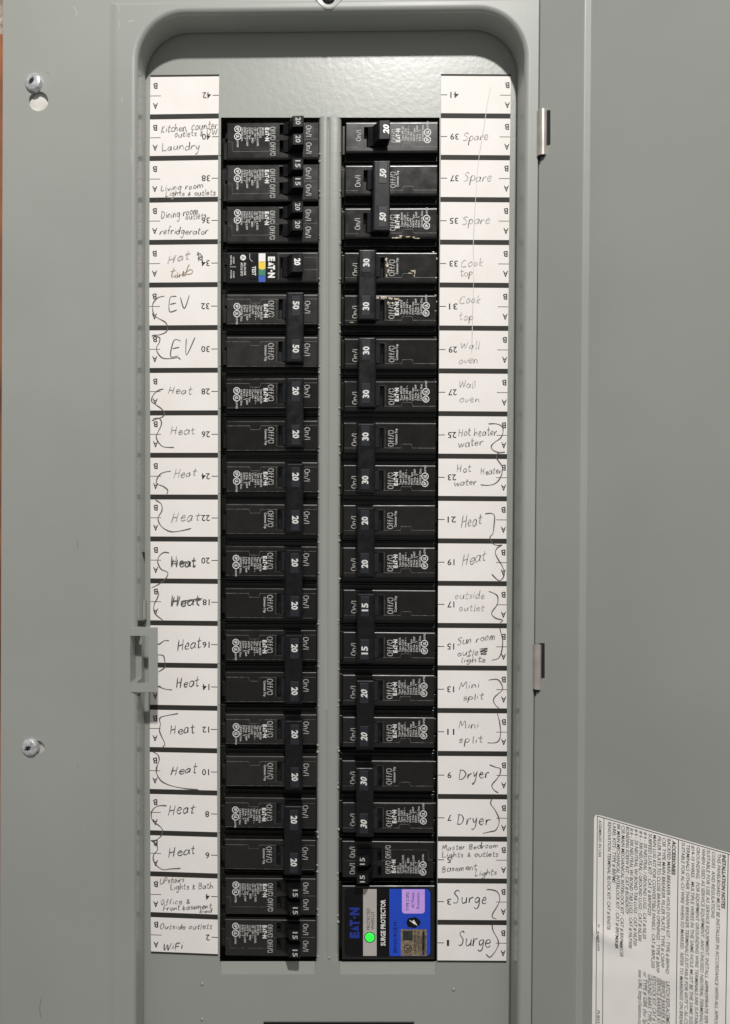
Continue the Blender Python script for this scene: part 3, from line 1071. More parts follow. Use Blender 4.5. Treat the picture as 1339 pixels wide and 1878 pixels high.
WORDS_R = {
    'pencil_light': [('B', 'Spare', 830, 462, 990, 457, 27), ('B', 'Spare', 835, 708, 1010, 712, 27), ('B', 'Spare', 825, 977, 1000, 972, 27),
                     ('D', 'Cook', 820, 167, 965, 160, 26), ('D', 'top', 815, 222, 900, 218, 22), ('D', 'Cook', 808, 392, 945, 387, 26), ('D', 'top', 808, 492, 905, 490, 24),
                     ('D', 'Wall', 815, 667, 940, 665, 22), ('D', 'oven', 805, 757, 930, 755, 25), ('D', 'Wall', 805, 907, 915, 905, 22), ('D', 'oven', 810, 997, 940, 997, 25),
                     ('F', 'outside', 782, 1132, 970, 1130, 26), ('H', 'outlet', 808, 137, 968, 135, 22)],
    'pencil': [('F', 'Hot heater', 805, 132, 1045, 128, 27), ('F', 'water', 805, 202, 960, 187, 25), ('F', 'Hot', 795, 357, 885, 352, 22), ('F', 'Heater', 942, 370, 1075, 360, 20),
               ('F', 'water', 780, 438, 920, 432, 22), ('F', 'Heat', 820, 700, 960, 672, 36), ('F', 'Heat', 825, 935, 985, 892, 34),
               ('H', 'Sun room', 795, 347, 1040, 307, 25), ('H', 'outlets', 795, 412, 985, 402, 20), ('H', '+', 850, 425, 880, 425, 16), ('H', 'lights', 822, 452, 975, 447, 17),
               ('H', 'Mini', 808, 617, 940, 607, 24), ('H', 'split', 832, 685, 960, 678, 22), ('H', 'Mini', 805, 862, 935, 852, 25), ('H', 'split', 805, 947, 960, 942, 22),
               ('J', 'Master Bedroom', 702, 535, 1055, 517, 17), ('J', 'Lights & outlets', 705, 577, 1055, 570, 17), ('J', 'Basement', 705, 667, 920, 652, 20), ('J', 'Lights', 905, 692, 1045, 680, 18)],
    'pen': [('J', 'Dryer', 805, 97, 1000, 88, 36), ('J', 'Dryer', 795, 378, 1005, 372, 36), ('J', 'Surge', 770, 862, 985, 860, 40), ('J', 'Surge', 800, 1117, 1005, 1125, 42)],
}
BR_L = [('C', [(340, 345), (300, 355), (270, 390), (268, 430), (280, 465), (310, 485), (345, 505), (360, 535), (350, 565), (310, 582), (275, 585), (262, 592)]),
        ('C', [(275, 590), (310, 600), (308, 630), (292, 660), (300, 695), (330, 725), (380, 728), (425, 722), (437, 735)]),
        ('C', [(335, 915), (300, 925), (270, 955), (262, 990), (285, 1010), (320, 1035), (340, 1060), (330, 1085), (290, 1100), (262, 1110)]),
        ('E', [(270, 25), (310, 25), (322, 60), (300, 110), (290, 140), (310, 180), (340, 200), (400, 203)]),
        ('E', [(380, 348), (330, 358), (300, 385), (292, 425), (330, 440), (360, 465), (355, 490)]),
        ('E', [(285, 525), (320, 550), (325, 590), (303, 630), (305, 660), (330, 695), (380, 720), (440, 715), (505, 700)]),
        ('E', [(370, 850), (335, 848), (305, 875), (300, 910), (320, 950), (360, 970), (350, 1005), (310, 1040), (260, 1065)]),
        ('G', [(295, 5), (305, 30), (295, 60), (278, 95), (275, 130), (290, 160), (330, 192)]),
        ('G', [(368, 318), (340, 318), (315, 335), (290, 345)]), ('G', [(290, 405), (330, 408), (340, 430), (345, 465), (340, 485), (303, 510)]),
        ('G', [(388, 620), (345, 615), (295, 596)]),
        ('G', [(425, 765), (370, 775), (325, 785), (310, 800), (315, 830), (310, 870), (320, 900), (343, 950), (330, 970)]),
        ('G', [(270, 1000), (300, 1020), (308, 1050), (295, 1090), (290, 1130)]),
        ('I', [(292, 20), (290, 45), (300, 80), (330, 115), (390, 140), (470, 155), (550, 162)]),
        ('I', [(355, 260), (300, 262), (265, 290), (260, 330), (275, 360), (310, 385), (328, 410), (320, 445), (290, 470), (256, 475)]),
        ('I', [(262, 475), (290, 500), (298, 530), (275, 560), (272, 590), (290, 625), (330, 652), (380, 648), (440, 645)]),
        ('C', [(545, 72), (552, 100), (549, 132)]), ('C', [(538, 92), (560, 84), (566, 104), (545, 112), (568, 122), (574, 96)]),
        ('E', [(430, 925), (470, 905), (490, 930)]), ('G', [(440, 75), (575, 60)])]
BR_R = [('F', [(990, 58), (1040, 58), (1075, 75), (1080, 110), (1065, 145), (1030, 170), (1008, 195), (1020, 220), (1060, 235), (1092, 230)]),
        ('F', [(1092, 232), (1050, 238), (1040, 265), (1055, 290), (1075, 320), (1075, 355), (1060, 395), (1030, 425), (990, 435), (942, 432)]),
        ('F', [(970, 610), (1010, 608), (1028, 625), (1025, 680), (1018, 730), (1000, 755), (1015, 790), (1040, 803), (1075, 802)]),
        ('F', [(1075, 802), (1045, 820), (1033, 850), (1050, 890), (1075, 930), (1088, 975), (1075, 1010), (1050, 1018), (1010, 980)]),
        ('H', [(992, 15), (1030, 30), (1048, 50), (1045, 95), (1020, 130), (1010, 155), (1035, 180), (1078, 192), (1062, 207)]),
        ('H', [(1060, 242), (1070, 280), (1078, 320), (1075, 365), (1065, 405), (1045, 430), (1010, 437)]),
        ('H', [(990, 560), (1040, 555), (1065, 575), (1078, 615), (1055, 640), (1028, 665), (1022, 690), (1035, 715), (1055, 732)]),
        ('H', [(1045, 765), (1055, 800), (1062, 840), (1065, 890), (1055, 930), (1030, 945), (985, 945)]),
        ('H', [(997, 1080), (1035, 1095), (1064, 1105), (1060, 1140), (1040, 1170), (1012, 1205), (1025, 1235), (1050, 1252)]),
        ('J', [(1010, 220), (1005, 250), (1030, 285), (1052, 330), (1055, 370), (1035, 410), (1000, 420), (955, 430)]),
        ('J', [(978, 775), (1020, 778), (1050, 795), (1060, 840), (1040, 885), (1018, 920), (1015, 945), (1040, 955)]),
        ('J', [(1012, 990), (1020, 1030), (1045, 1075), (1052, 1110), (1035, 1150), (1000, 1190), (975, 1170)]),
        ('H', [(935, 370), (985, 365), (940, 385), (985, 380), (945, 400), (980, 398)])]
for root, words, br in ((strip_l, WORDS_L, BR_L), (strip_r, WORDS_R, BR_R)):
    for mname, lst in words.items():
        for w in lst:
            mb = MB()
            write(mb, *w, w=1.75 if mname == 'pen' else 1.5)
            part('handwritten_word', mb, mname, root)
    for z, pts in br:
        mb = MB()
        ribbon(mb, U, spline([zpt(z, *p) for p in pts], 6), 1.75, H_PEN + random.uniform(0.035, 0.06))
        part('drawn_bracket', mb, 'pen', root)
# long crease down the odd-number strip, its shade painted as a grey ribbon
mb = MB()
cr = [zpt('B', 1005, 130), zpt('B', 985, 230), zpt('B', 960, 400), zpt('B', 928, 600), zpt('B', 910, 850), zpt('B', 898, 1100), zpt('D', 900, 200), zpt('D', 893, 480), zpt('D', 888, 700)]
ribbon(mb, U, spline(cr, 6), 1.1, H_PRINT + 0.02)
part('crease_shade', mb, 'crease_shade', strip_r)

# ------------------------------------------------------------------ breakers
MCACHE = {}


def cached(key, builder):
    if key not in MCACHE:
        mb = MB()
        sm = builder(mb)
        MCACHE[key] = mb.mesh(key.split('|')[0], bool(sm))
    return MCACHE[key]


HF = 0.6            # face height
HBASE = -9.5       # step below the face
P = 77.6            # pole pitch in px
FH = 28.3           # half face height
FU = 167.5          # face length


def b_housing(mb, half=FH, hole=((33, 72, -18.5, 18.5),), full=False):
    bh = P / 2 - 0.5
    cbox(mb, L, -9, FU + 14, -bh, bh, -40, HBASE, 0.8)
    cbox(mb, L, -3, FU + 2, -half - (bh - half) * 0.72, half + (bh - half) * 0.72, HBASE, -6.8, 1.2)
    cbox(mb, L, 0, FU, -half, half, HBASE, HF, (1.6, 1.6, 4.4, 4.4), 0.75, holes=hole, hole_depth=5.5, seg=10)
    cbox(mb, L, FU + 1.5, FU + 10, -half * 0.2, half * 0.75, HBASE, -5.5, 1.0)
    cbox(mb, L, FU + 1.5, FU + 7, -half * 0.9, -half * 0.45, HBASE, -7.5, 1.0)
    cbox(mb, L, -6.5, -1.2, -half * 0.9, half * 0.95, HBASE, -4.0, 1.0)


def b_seam(mb):
    y, j = -18.2, -11.2
    path = [(FU - 1, y), (124.5, y), (123, j), (105.5, j), (104, y), (73, y)]
    ribbon(mb, L, path, 0.95, HF + 0.06, False)
    ribbon(mb, L, [(24, y - .6), (1, y - .6)], 0.7, HF + 0.06, False)
    ribbon(mb, L, [(75, -18), (75, 19), (62, 19.5)], 0.5, HF + 0.06, False)
    ribbon(mb, L, [(FU - 1.5, FH - 2), (2, FH - 2)], 0.6, HF + 0.05, False)


def b_seam_tandem(mb):
    ribbon(mb, L, [(FU - 2, 1), (158, 1), (157.5, 19), (90.5, 19), (90, 0), (72.5, -1)], 0.7, HF + 0.06, False)
    ribbon(mb, L, [(26, -2.3), (1, -2.3)], 0.7, HF + 0.06, False)


RATING = ['Type BR2%s', 'Type C2%s', '120 / 240 V ~', 'Cu/Al', 'HACR Type', '2 Pole  J-069', 'E7819 - T', 'LR43556 Dist.']


def b_rating(mb, amp, lines, u0=101.5, v0=-7.5, du=5.2, lens=(26, 22, 27, 16, 23, 28, 20, 30), eu=98.6, ev=-9.5):
    for i, (s, ln) in enumerate(zip(lines, lens)):
        ltext(mb, s, u0 + du * i + 3.6, v0 + random.uniform(-.3, .3), 3.6, HF + 0.07, length=ln, bold=0.004)
    ltext(mb, 'E', eu, ev, 6.8, HF + 0.07, length=5.0, bold=0.06)
    mb.poly([L(eu, ev + 5.6, HF + .07), L(eu, ev + 10.2, HF + .07), L(eu - 6.8, ev + 7.9, HF + .07)])
    ltext(mb, 'T', eu, ev + 9.6, 6.8, HF + 0.07, length=5.2, bold=0.06)
    disc(mb, L, eu - 3.4, ev + 16.3, 1.3, HF + 0.07, 10)
    ltext(mb, 'N', eu, ev + 18.4, 6.8, HF + 0.07, length=6.2, bold=0.06)
    uc = u0 + du * len(lines) + 5.2
    for vc, r in ((v0 + 2.2, 6.2), (v0 + 15.5, 6.6)):
        disc(mb, L, uc, vc, r, HF + 0.07, 24, r_in=r - 1.5)
    ltext(mb, 'SP', uc + 2.2, v0 - 1.0, 4.6, HF + 0.08, length=6.4, bold=0.04)
    ltext(mb, 'UL', uc + 2.6, v0 + 12.6, 5.2, HF + 0.08, length=6.0, bold=0.05)
    ltext(mb, 'LISTED', uc + 1.6, v0 + 22.5, 3.0, HF + 0.08, length=13, bold=0.01)


def stencil(mb, s, u, v, ln, cap=10.5):
    wd = {'O': 1.0, 'f': 0.62, '/': 0.62, 'n': 0.9, 'I': 0.34}
    tot = sum(wd[c] for c in s) + 0.16 * (len(s) - 1)
    k = ln / tot
    pos = 0.0
    for n_, c in enumerate(s):
        def q(x, y):
            return (u - y * cap, v + (pos + x) * k)
        st = []
        if c == 'O':
            arcs = ((-84, 84), (96, 264)) if n_ == 0 else ((8, 82), (98, 172), (188, 262), (278, 352))
            for a0, a1 in arcs:
                st.append([q(0.5 + 0.45 * math.cos(math.radians(a0 + (a1 - a0) * i / 8)), 0.5 + 0.5 * math.sin(math.radians(a0 + (a1 - a0) * i / 8))) for i in range(9)])
        elif c == 'f':
            st = [[q(.55, .98), q(.34, .96), q(.25, .8), q(.25, .0)], [q(.34, .62), q(.58, .62)]]
        elif c == '/':
            st = [[q(.05, -.05), q(.57, 1.05)]]
        elif c == 'n':
            st = [[q(.12, .68), q(.12, 0)], [q(.2, .55), q(.45, .70), q(.72, .58), q(.76, .4), q(.76, 0)]]
        else:
            st = [[q(.17, 0), q(.17, 1)]]
        for p in st:
            ribbon(mb, L, p, 1.15, HF + 0.07, False)
        pos += wd[c] + 0.16
    # the moulded letters are broken like a stencil: cut by thin black bridges is too fine to model


def lever_prof(on=True):
    """(u, h) outline of a single toggle, leaning to the inner side when on"""
    return [(66, -3.5), (64.5, 0.9), (56, 2.0), (46.5, 9.0), (44.5, 9.6), (27.5, 9.9), (26.0, 9.0), (28.5, 1.2), (34, -3.5)]


def b_lever(mb, vc, hw, flip=False):
    pr = lever_prof()
    if flip:
        pr = [(105 - u, h) for u, h in pr]
    c = 1.4
    a = [L(u, vc - hw + (c if h > 8.8 else 0), h) for u, h in pr]
    b = [L(u, vc + hw - (c if h > 8.8 else 0), h) for u, h in pr]
    n = len(pr)
    mb.add(a + b, [(i, (i + 1) % n, n + (i + 1) % n, n + i) for i in range(n)] + [tuple(range(n)), tuple(range(n, 2 * n))])


def b_neck(mb, off=False):
    pr = [(66, -3.5), (64.5, 0.6), (57, 2.4), (50, 7.0), (40, 7.0), (38, -3.5)]
    if off:
        pr = [(105 - u, h) for u, h in pr]
    a = [L(u, -17.5, h) for u, h in pr]
    b = [L(u, 17.5, h) for u, h in pr]
    n = len(pr)
    mb.add(a + b, [(i, (i + 1) % n, n + (i + 1) % n, n + i) for i in range(n)] + [tuple(range(n)), tuple(range(n, 2 * n))])


def b_tie(mb, off=False):
    u0, u1 = (24.6, 56.4) if not off else (48.6, 80.4)
    ch = (2.0, 5.0, 3.0, 3.5) if not off else (5.0, 2.0, 3.0, 3.5)
    cbox(mb, L, u0, u1, -24.5, P + 24.5, 2.6, 9.6, ch, 1.3, skip_bottom=False)


def b_window(mb, vc, off=False):
    u0, u1 = (30.5, 46.0) if not off else (59.5, 75.0)
    # raised rim round the number
    h = 9.6
    cbox(mb, L, u0, u1, vc - 17, vc + 19, h, h + 0.22, 0.5, 0.15)


def num_text(mb, s, vc, off, italic):
    u0, u1 = (30.5, 46.0) if not off else (59.5, 75.0)
    ltext(mb, s, (u0 + u1) / 2 + 5.2, vc, 10.6, 9.6 + 0.30, length=14.5, bold=0.035, italic=0.22 if italic else 0, center=True)


def finish(o, root):
    """each breaker has its own age: matt and dusty, ordinary or glossy"""
    if 'finish' not in root:
        root['finish'] = random.choice(('breaker_black', 'breaker_black', 'breaker_black_dusty', 'breaker_black_glossy'))
    o.material_slots[0].link = 'OBJECT'
    o.material_slots[0].material = MATS[root['finish']]


def add_print(root, key, fn, material='print_grey', name='printed_text', loc_v=0.0):
    o = link(name, cached(key, fn), root, material)
    o.location = L(0, loc_v, 0)
    return o


XL = ([250, 1690], [584.3, 578.8])
XR = ([250, 1580], [633.7, 628.0])
YL = lambda i: 258 + 77.4 * i - 0.021 * i * i
_yr = ([0, 1, 2, 3, 4, 5, 9, 10, 13, 15, 16, 17, 18.5], [253, 331.6, 410, 490.5, 569.3, 649.6, 957, 1032, 1264, 1420, 1498.6, 1575, 1691.5])
YR_ = lambda i: interp(i, *_yr)


def place(side, i):
    """row i -> location of the inner end of that pole's face, rotation"""
    if side == 'L':
        y = YL(i)
        return U(interp(y, *XL) + random.uniform(-.5, .5), y + random.uniform(-.6, .6), random.uniform(-.25, .25)), math.radians(random.uniform(-.3, .3))
    y = YR_(i)
    return U(interp(y, *XR) + random.uniform(-.5, .5), y + random.uniform(-.6, .6), random.uniform(-.25, .25)), math.pi + math.radians(random.uniform(-.3, .3))


def two_pole(side, i, amp, label, off=False, italic=False, both=False, worn=False):
    """i = row of the pole carrying the rating print"""
    loc, rot = place(side, i)
    root = thing('two_pole_breaker', label, 'circuit breaker', 'circuit breakers in two columns', loc, rot)
    for k in (0, 1):
        hs = link('housing', cached('housing', b_housing), root, 'breaker_black')
        finish(hs, root)
        hs.location = L(0, P * k, 0)
        sm = link('case_seam', cached('case_seam', b_seam), hs, 'seam')
        nk = link('lever', cached('lever|%d' % off, lambda mb: b_neck(mb, off)), root, 'lever_grey')
        nk.location = L(0, P * k, 0)
        if off:
            oo = add_print(root, 'onoff|off', lambda mb: (stencil(mb, 'Off/O', 91.5, -14, 29, 9.5), stencil(mb, 'On/I', 27.5, -12, 21, 9.5))[0], name='on_off_marking', loc_v=P * k)
        else:
            oo = add_print(root, 'onoff|on', lambda mb: (stencil(mb, 'Off/O', 90.5, -15.5, 29.5, 10.0), stencil(mb, 'On/I', 23.8, -15, 23, 9.6))[0], name='on_off_marking', loc_v=P * k)
    lines = [s % amp if '%' in s else s for s in RATING]
    for k in ((0, 1) if both else (0,)):
        add_print(root, 'rating|2p' + amp, lambda mb: b_rating(mb, amp, lines), 'print_white', 'rating_print', P * k)
    if not both:
        add_print(root, 'trip', lambda mb: ltext(mb, 'Common Trip', 97.0, -12, 4.2, HF + 0.07, length=29, bold=0.01), 'print_white', 'common_trip_print', P)
    tie = link('handle_tie', cached('handle_tie|%d' % off, lambda mb: b_tie(mb, off)), root, 'handle_black')
    for k in (0, 1):
        w = link('number_window', cached('number_window|%d%d' % (off, k), lambda mb: b_window(mb, P * k, off)), tie, 'lever_grey')
        link('amp_number', cached('amp_number|%s%d%d%d' % (amp, k, off, italic), lambda mb: num_text(mb, amp, P * k, off, italic)), tie, 'print_white')
    return root


TAND = ['BR%s%s', 'DUPLEX', 'Type BRD, A & DNPL', '120 / 240 V ~', 'Cu/Al    BRD', 'HACR Type', '2 Pole Unit J-069', 'E7819 - T', 'LR43556 Dist.']
TSL = ((52.5, 71.5, -35.3 + 1.2, -11.0), (52.5, 71.5, -2.0, 23.3))
TH = 34.0


def tandem(side, i, amp, label):
    loc, rot = place(side, i)
    root = thing('tandem_breaker', label, 'circuit breaker', 'circuit breakers in two columns', loc, rot)
    holes = ((33, 71.5, -32.0, -10.5), (33, 71.5, -1.0, 22.0))
    finish(link('housing', cached('tandem_housing', lambda mb: b_housing(mb, TH, holes)), root, 'breaker_black'), root)
    link('case_seam', cached('tandem_seam', b_seam_tandem), root, 'seam')
    lines = [s.replace('%s%s', amp + amp) for s in TAND]
    add_print(root, 'rating|td' + amp, lambda mb: b_rating(mb, amp, lines, u0=100, v0=-24, du=4.75, lens=(14, 19, 34, 24, 28, 21, 33, 21, 25), eu=97.5, ev=-24), 'print_white', 'rating_print')
    add_print(root, 'onoff|td', lambda mb: [stencil(mb, 'Off/O', 88.5, -25, 23, 9.3), stencil(mb, 'Off/O', 88.5, 3, 24, 9.3),
                                             stencil(mb, 'On/I', 23, -27, 20.5, 9.6), stencil(mb, 'On/I', 23, 4, 20, 9.6)] and None, name='on_off_marking')
    for k, vc in enumerate((-21.5, 10.5)):
        tg = link('toggle', cached('toggle|td%d' % k, lambda mb: b_lever(mb, vc, 10.8)), root, 'handle_black')
        link('amp_number', cached('amp_number|td%s%d' % (amp, k), lambda mb: ltext(mb, amp, 40.2, vc, 8.6, 9.98, length=13.0, bold=0.02, center=True)), tg, 'print_grey')
    return root


def num(side, i):
    return (40 if side == 'L' else 39) - 2 * i


# --- left column
tandem('L', 0, '20', 'black tandem breaker with two small 20 toggles beside Kitchen and Laundry labels')
tandem('L', 1, '15', 'black tandem breaker with two small 15 toggles beside Living room label')
tandem('L', 2, '20', 'black tandem breaker with two small 20 toggles beside Dining room label')
for i, a, lb in ((4, '50', 'black two-pole breaker with tied 50 handle beside handwritten EV rows 32 and 30'),
                 (6, '20', 'black two-pole breaker with tied 20 handle directly below the 50 EV breaker'),
                 (8, '20', 'black two-pole breaker with tied 20 handle just above the scribbled Heat labels'),
                 (10, '20', 'black two-pole breaker with tied 20 handle beside the two scribbled dark Heat labels'),
                 (12, '20', 'black two-pole breaker with tied 20 handle beside the latch catch on the lip'),
                 (14, '20', 'black two-pole breaker with tied 20 handle just below the latch catch'),
                 (16, '20', 'black two-pole breaker with tied 20 handle directly above the Upstairs and Office tandem breaker')):
    two_pole('L', i, a, lb)
tandem('L', 18, '15', 'black tandem breaker with two 15 toggles beside Upstairs and Office labels, row 4')
tandem('L', 19, '15', 'black tandem breaker with two 15 toggles beside Outside outlets and WiFi, row 2')
# --- right column (turned half round: the rated pole is the lower one)
for i, a, lb, off, it, both in ((2, '50', 'black two-pole breaker with tied 50 handle switched off beside two Spare labels', True, True, False),
                                (4, '30', 'black two-pole breaker with tied 30 handle and glossy smears beside Cook top labels', False, False, False),
                                (6, '30', 'black two-pole breaker with tied 30 handle beside Wall oven labels', False, False, False),
                                (8, '30', 'black two-pole breaker with tied 30 handle beside Hot water heater labels', False, False, False),
                                (10, '20', 'black two-pole breaker with tied 20 handle between the Hot water heater and Outside outlet breakers', False, False, False),
                                (12, '15', 'black two-pole breaker with tied 15 handle beside Outside outlet and Sun room labels', False, False, False),
                                (14, '20', 'pair of black 20 breakers with tied handle beside Mini split labels', False, True, True),
                                (16, '30', 'black two-pole breaker with tied 30 handle beside Dryer labels', False, True, False)):
    two_pole('R', i, a, lb, off, it, both)
tandem('R', 17, '15', 'black tandem breaker with two 15 toggles beside Master Bedroom and Basement labels')


cook = [o for o in COL.objects if o.get('label', '').find('glossy smears') >= 0][0]
spare50 = [o for o in COL.objects if o.get('label', '').find('switched off beside two Spare') >= 0][0]


def blob(mb, px, py, rx, ry, h=HF + 0.10):
    n = 14
    k = [random.uniform(0.55, 1.15) for _ in range(n)]
    mb.poly([inv @ U(px + rx * k[i] * math.cos(2 * math.pi * i / n), py + ry * k[i] * math.sin(2 * math.pi * i / n), h) for i in range(n)])


for own, spots in ((cook, [(708.5, 476, 2.6, 4), (710, 486, 3.2, 5), (712, 497, 2.2, 5), (709, 505, 1.2, 3), (757, 497, 4.5, 1.8), (761, 499, 1.8, 4.5), (752, 501, 5, 1.1), (760, 505, 1.0, 2.5),
                           (692, 546, 4, 2.2), (704, 546, 7, 2.6), (716, 547, 5, 2.4), (727, 548, 6, 2.0), (712, 555, 2, 4), (733, 551, 3, 1.4), (720, 556, 1.5, 2.5),
                           (801, 474, 1.0, 2.4), (800, 509, 2.0, 1.6), (799, 542, 1.6, 1.4), (801, 553, 1.2, 1.6), (799, 570, 1.5, 1.0), (645, 591, 4, 0.8), (795, 462, 3, 0.7)]),
                   (spare50, [(722, 436, 4, 1.0), (735, 433, 3, 1.6), (748, 434, 5, 1.2), (759, 435, 3, 1.4), (730, 436, 8, 1.3), (765, 437, 5, 1.0)])):
    inv = (Matrix.Translation(own.location) @ Matrix.Rotation(own.rotation_euler[1], 4, 'Y')).inverted()
    mb = MB()
    for sp in spots:
        blob(mb, *sp)
    part('smear_glare_chips', mb, 'glare_and_chips', own, kind='stuff')  # glare on the glossy smears painted pale tan, plus chipped edge spots


# --- single pole 20, off
def single():
    loc, rot = place('R', 0)
    root = thing('single_pole_breaker', 'black single-pole breaker with one 20 toggle switched off beside Spare row 39', 'circuit breaker', 'circuit breakers in two columns', loc, rot)
    link('housing', cached('housing', b_housing), root, 'breaker_black')
    link('case_seam', cached('case_seam', b_seam), root, 'seam')
    tg = link('toggle', cached('toggle|1p', lambda mb: b_lever(mb, 0, 17.5, True)), root, 'handle_black')
    link('amp_number', cached('amp_number|1p', lambda mb: ltext(mb, '20', 76.5, 0, 9.5, 9.98, length=16, bold=0.05, italic=0.22, center=True)), tg, 'print_ivory')
    lines = ['Type BR120', 'Type C120', '120 / 240 V ~', 'Cu/Al  BRD', 'HACR Type', '1 Pole  J-069', 'E7819 - T', 'LR43556 Dist.']
    add_print(root, 'rating|1p', lambda mb: b_rating(mb, '20', lines), 'print_white', 'rating_print')
    add_print(root, 'onoff|1p', lambda mb: [stencil(mb, 'Off/O', 91.0, -10, 24, 7.5), stencil(mb, 'On/I', 27.5, -7, 20, 8.5)] and None, name='on_off_marking')


single()


# --- combination breaker with test button
def afci():
    loc, rot = place('L', 3)
    root = thing('test_button_breaker', 'black single-pole breaker with TEST button and white yellow green blue band', 'circuit breaker', 'circuit breakers in two columns', loc, rot)
    link('housing', cached('afci_housing', lambda mb: b_housing(mb, FH, ((33, 69, -18.5, 18.5),))), root, 'breaker_black')

    def face(mb):
        rect(mb, L, 74, FU - 1.5, -FH + 2.4, FH - 2.4, HF + 0.05)
    lb = link('face_label', cached('face_label', face), root, 'label_black')
    mbs = {}
    b0, b1 = 96, 108.5
    y = [-25.5, -11.5, 2.0, 13.5, 26.5]
    for nm, k in (('print_ivory', 0), ('yellow_print', 1), ('green_print', 2), ('blue_print', 3)):
        mb = MB()
        h = HF + 0.09
        um = (b0 + b1) / 2
        a0, a1 = y[k], y[k + 1]
        d0, d1 = (2.5 if k > 0 else 0), (2.5 if k < 3 else 0)
        if k in (0, 2):
            d1 = d1 * 0.6
        mb.poly([L(b0, a0, h), L(um, a0 + d0, h), L(b1, a0, h), L(b1, a1, h), L(um, a1 + d1, h), L(b0, a1, h)])
        part('colour_band', mb, nm, lb)
    mb = MB()
    h = HF + 0.10
    ltext(mb, 'E', 90.5, -19.5, 11, h, length=8.2, bold=0.06)
    mb.poly([L(90.5, -9.5, h), L(90.5, -2.5, h), L(79.5, -6.0, h)])
    ltext(mb, 'T', 90.5, -3.6, 11, h, length=8.0, bold=0.06)
    disc(mb, L, 85, 6.4, 1.9, h, 12)
    ltext(mb, 'N', 90.5, 9.6, 11, h, length=9.4, bold=0.06)
    ltext(mb, 'TEST', 119.5, -2, 6.4, h, length=17, bold=0.02)
    disc(mb, L, 137, -18, 5.2, h, 22)
    ltext(mb, 'ALL-IN-ONE', 135.5, -9, 3.9, h, length=23, bold=0.01)
    ltext(mb, 'AFCI & GFCI', 141.5, -9, 3.9, h, length=24, bold=0.01)
    ltext(mb, 'LOAD', 155.5, -19, 3.0, h, length=12)
    ltext(mb, 'NEUTRAL', 160.5, -22, 3.0, h, length=18)
    ltext(mb, 'LOAD', 155.5, 7, 3.0, h, length=12)
    ltext(mb, 'POWER', 160.5, 5, 3.0, h, length=15)
    ribbon(mb, L, [(150, -1.2), (161, -1.2)], 0.6, h, False)
    part('printed_text', mb, 'print_ivory', lb)
    mb = MB()
    text_h = HF + 0.13
    ltext(mb, 'UL', 139.5, -21, 5.0, text_h, length=6, bold=0.03)
    part('mark_letters', mb, 'label_black', lb)
    mb = MB()
    cbox(mb, L, 113, 125, -25, 22, HF, HF + 0.35, 1.2)
    part('test_button', mb, 'label_black', root)
    mb = MB()
    ltext(mb, 'TEST', 120.2, -2, 6.4, HF + 0.42, length=17, bold=0.02)
    ribbon(mb, L, spline([(124.5, -25), (124.5, -16), (121.5, -12), (119, -10.5)]), 0.6, HF + 0.42, False)
    part('test_lettering', mb, 'print_ivory', root)
    mb = MB()
    ribbon(mb, L, [(25, -18), (1, -18)], 0.7, HF + 0.06, False)
    ribbon(mb, L, [(25, 4.5), (1, 4.5)], 0.7, HF + 0.06, False)
    ribbon(mb, L, [(1.7, -27), (1.7, 26)], 0.6, HF + 0.06, False)
    ribbon(mb, L, [(72.5, -25), (72.5, 22)], 0.6, HF + 0.06, False)
    part('case_seam', mb, 'seam', root)
    tg = link('toggle', cached('toggle|afci', lambda mb: b_lever(mb, 0, 17.8)), root, 'handle_black')
    link('amp_number', cached('amp_number|afci', lambda mb: ltext(mb, '20', 41.0, -1, 10.0, 9.98, length=12.5, bold=0.045, center=True)), tg, 'print_ivory')


afci()

# --- surge protector (pixel coordinates on its own face)
HSF = 0.8
root = thing('surge_protector', 'double-width black surge protector with blue and grey label and lit green lamp', 'surge protector', 'circuit breakers in two columns')
mb = MB()
cbox(mb, U, 618, 808, 1616, 1766, -40, HBASE, 0.8)
cbox(mb, U, 627.3, 797.3, 1623.5, 1759.0, HBASE, HSF, (2, 2, 3, 2.5), 0.9)
part('housing', mb, 'breaker_black', root)


def zs_(x, y):
    return (600 + x / 6.086, 1530 + y / 6.086)


def round_rect(x0, x1, y0, y1, r, corners=(1, 1, 1, 1), n=7):
    pts = []
    for (cx_, cy_, a0, on) in ((x1 - r, y0 + r, -90, corners[0]), (x1 - r, y1 - r, 0, corners[1]), (x0 + r, y1 - r, 90, corners[2]), (x0 + r, y0 + r, 180, corners[3])):
        if on:
            for i in range(n + 1):
                a = math.radians(a0 + 90 * i / n)
                pts.append((cx_ + r * math.cos(a), cy_ + r * math.sin(a)))
        else:
            sx = 1 if a0 in (-90, 0) else -1
            sy = -1 if a0 in (-90, 180) else 1
            pts.append((cx_ + sx * r, cy_ + sy * r))
    return pts


def band(name, x0, x1, y0, y1, r, corners, m, h, parent):
    mb = MB()
    p = [zs_(*q) for q in round_rect(x0, x1, y0, y1, r, corners)]
    mb.poly([U(*q, h) for q in p])
    return part(name, mb, m, parent)


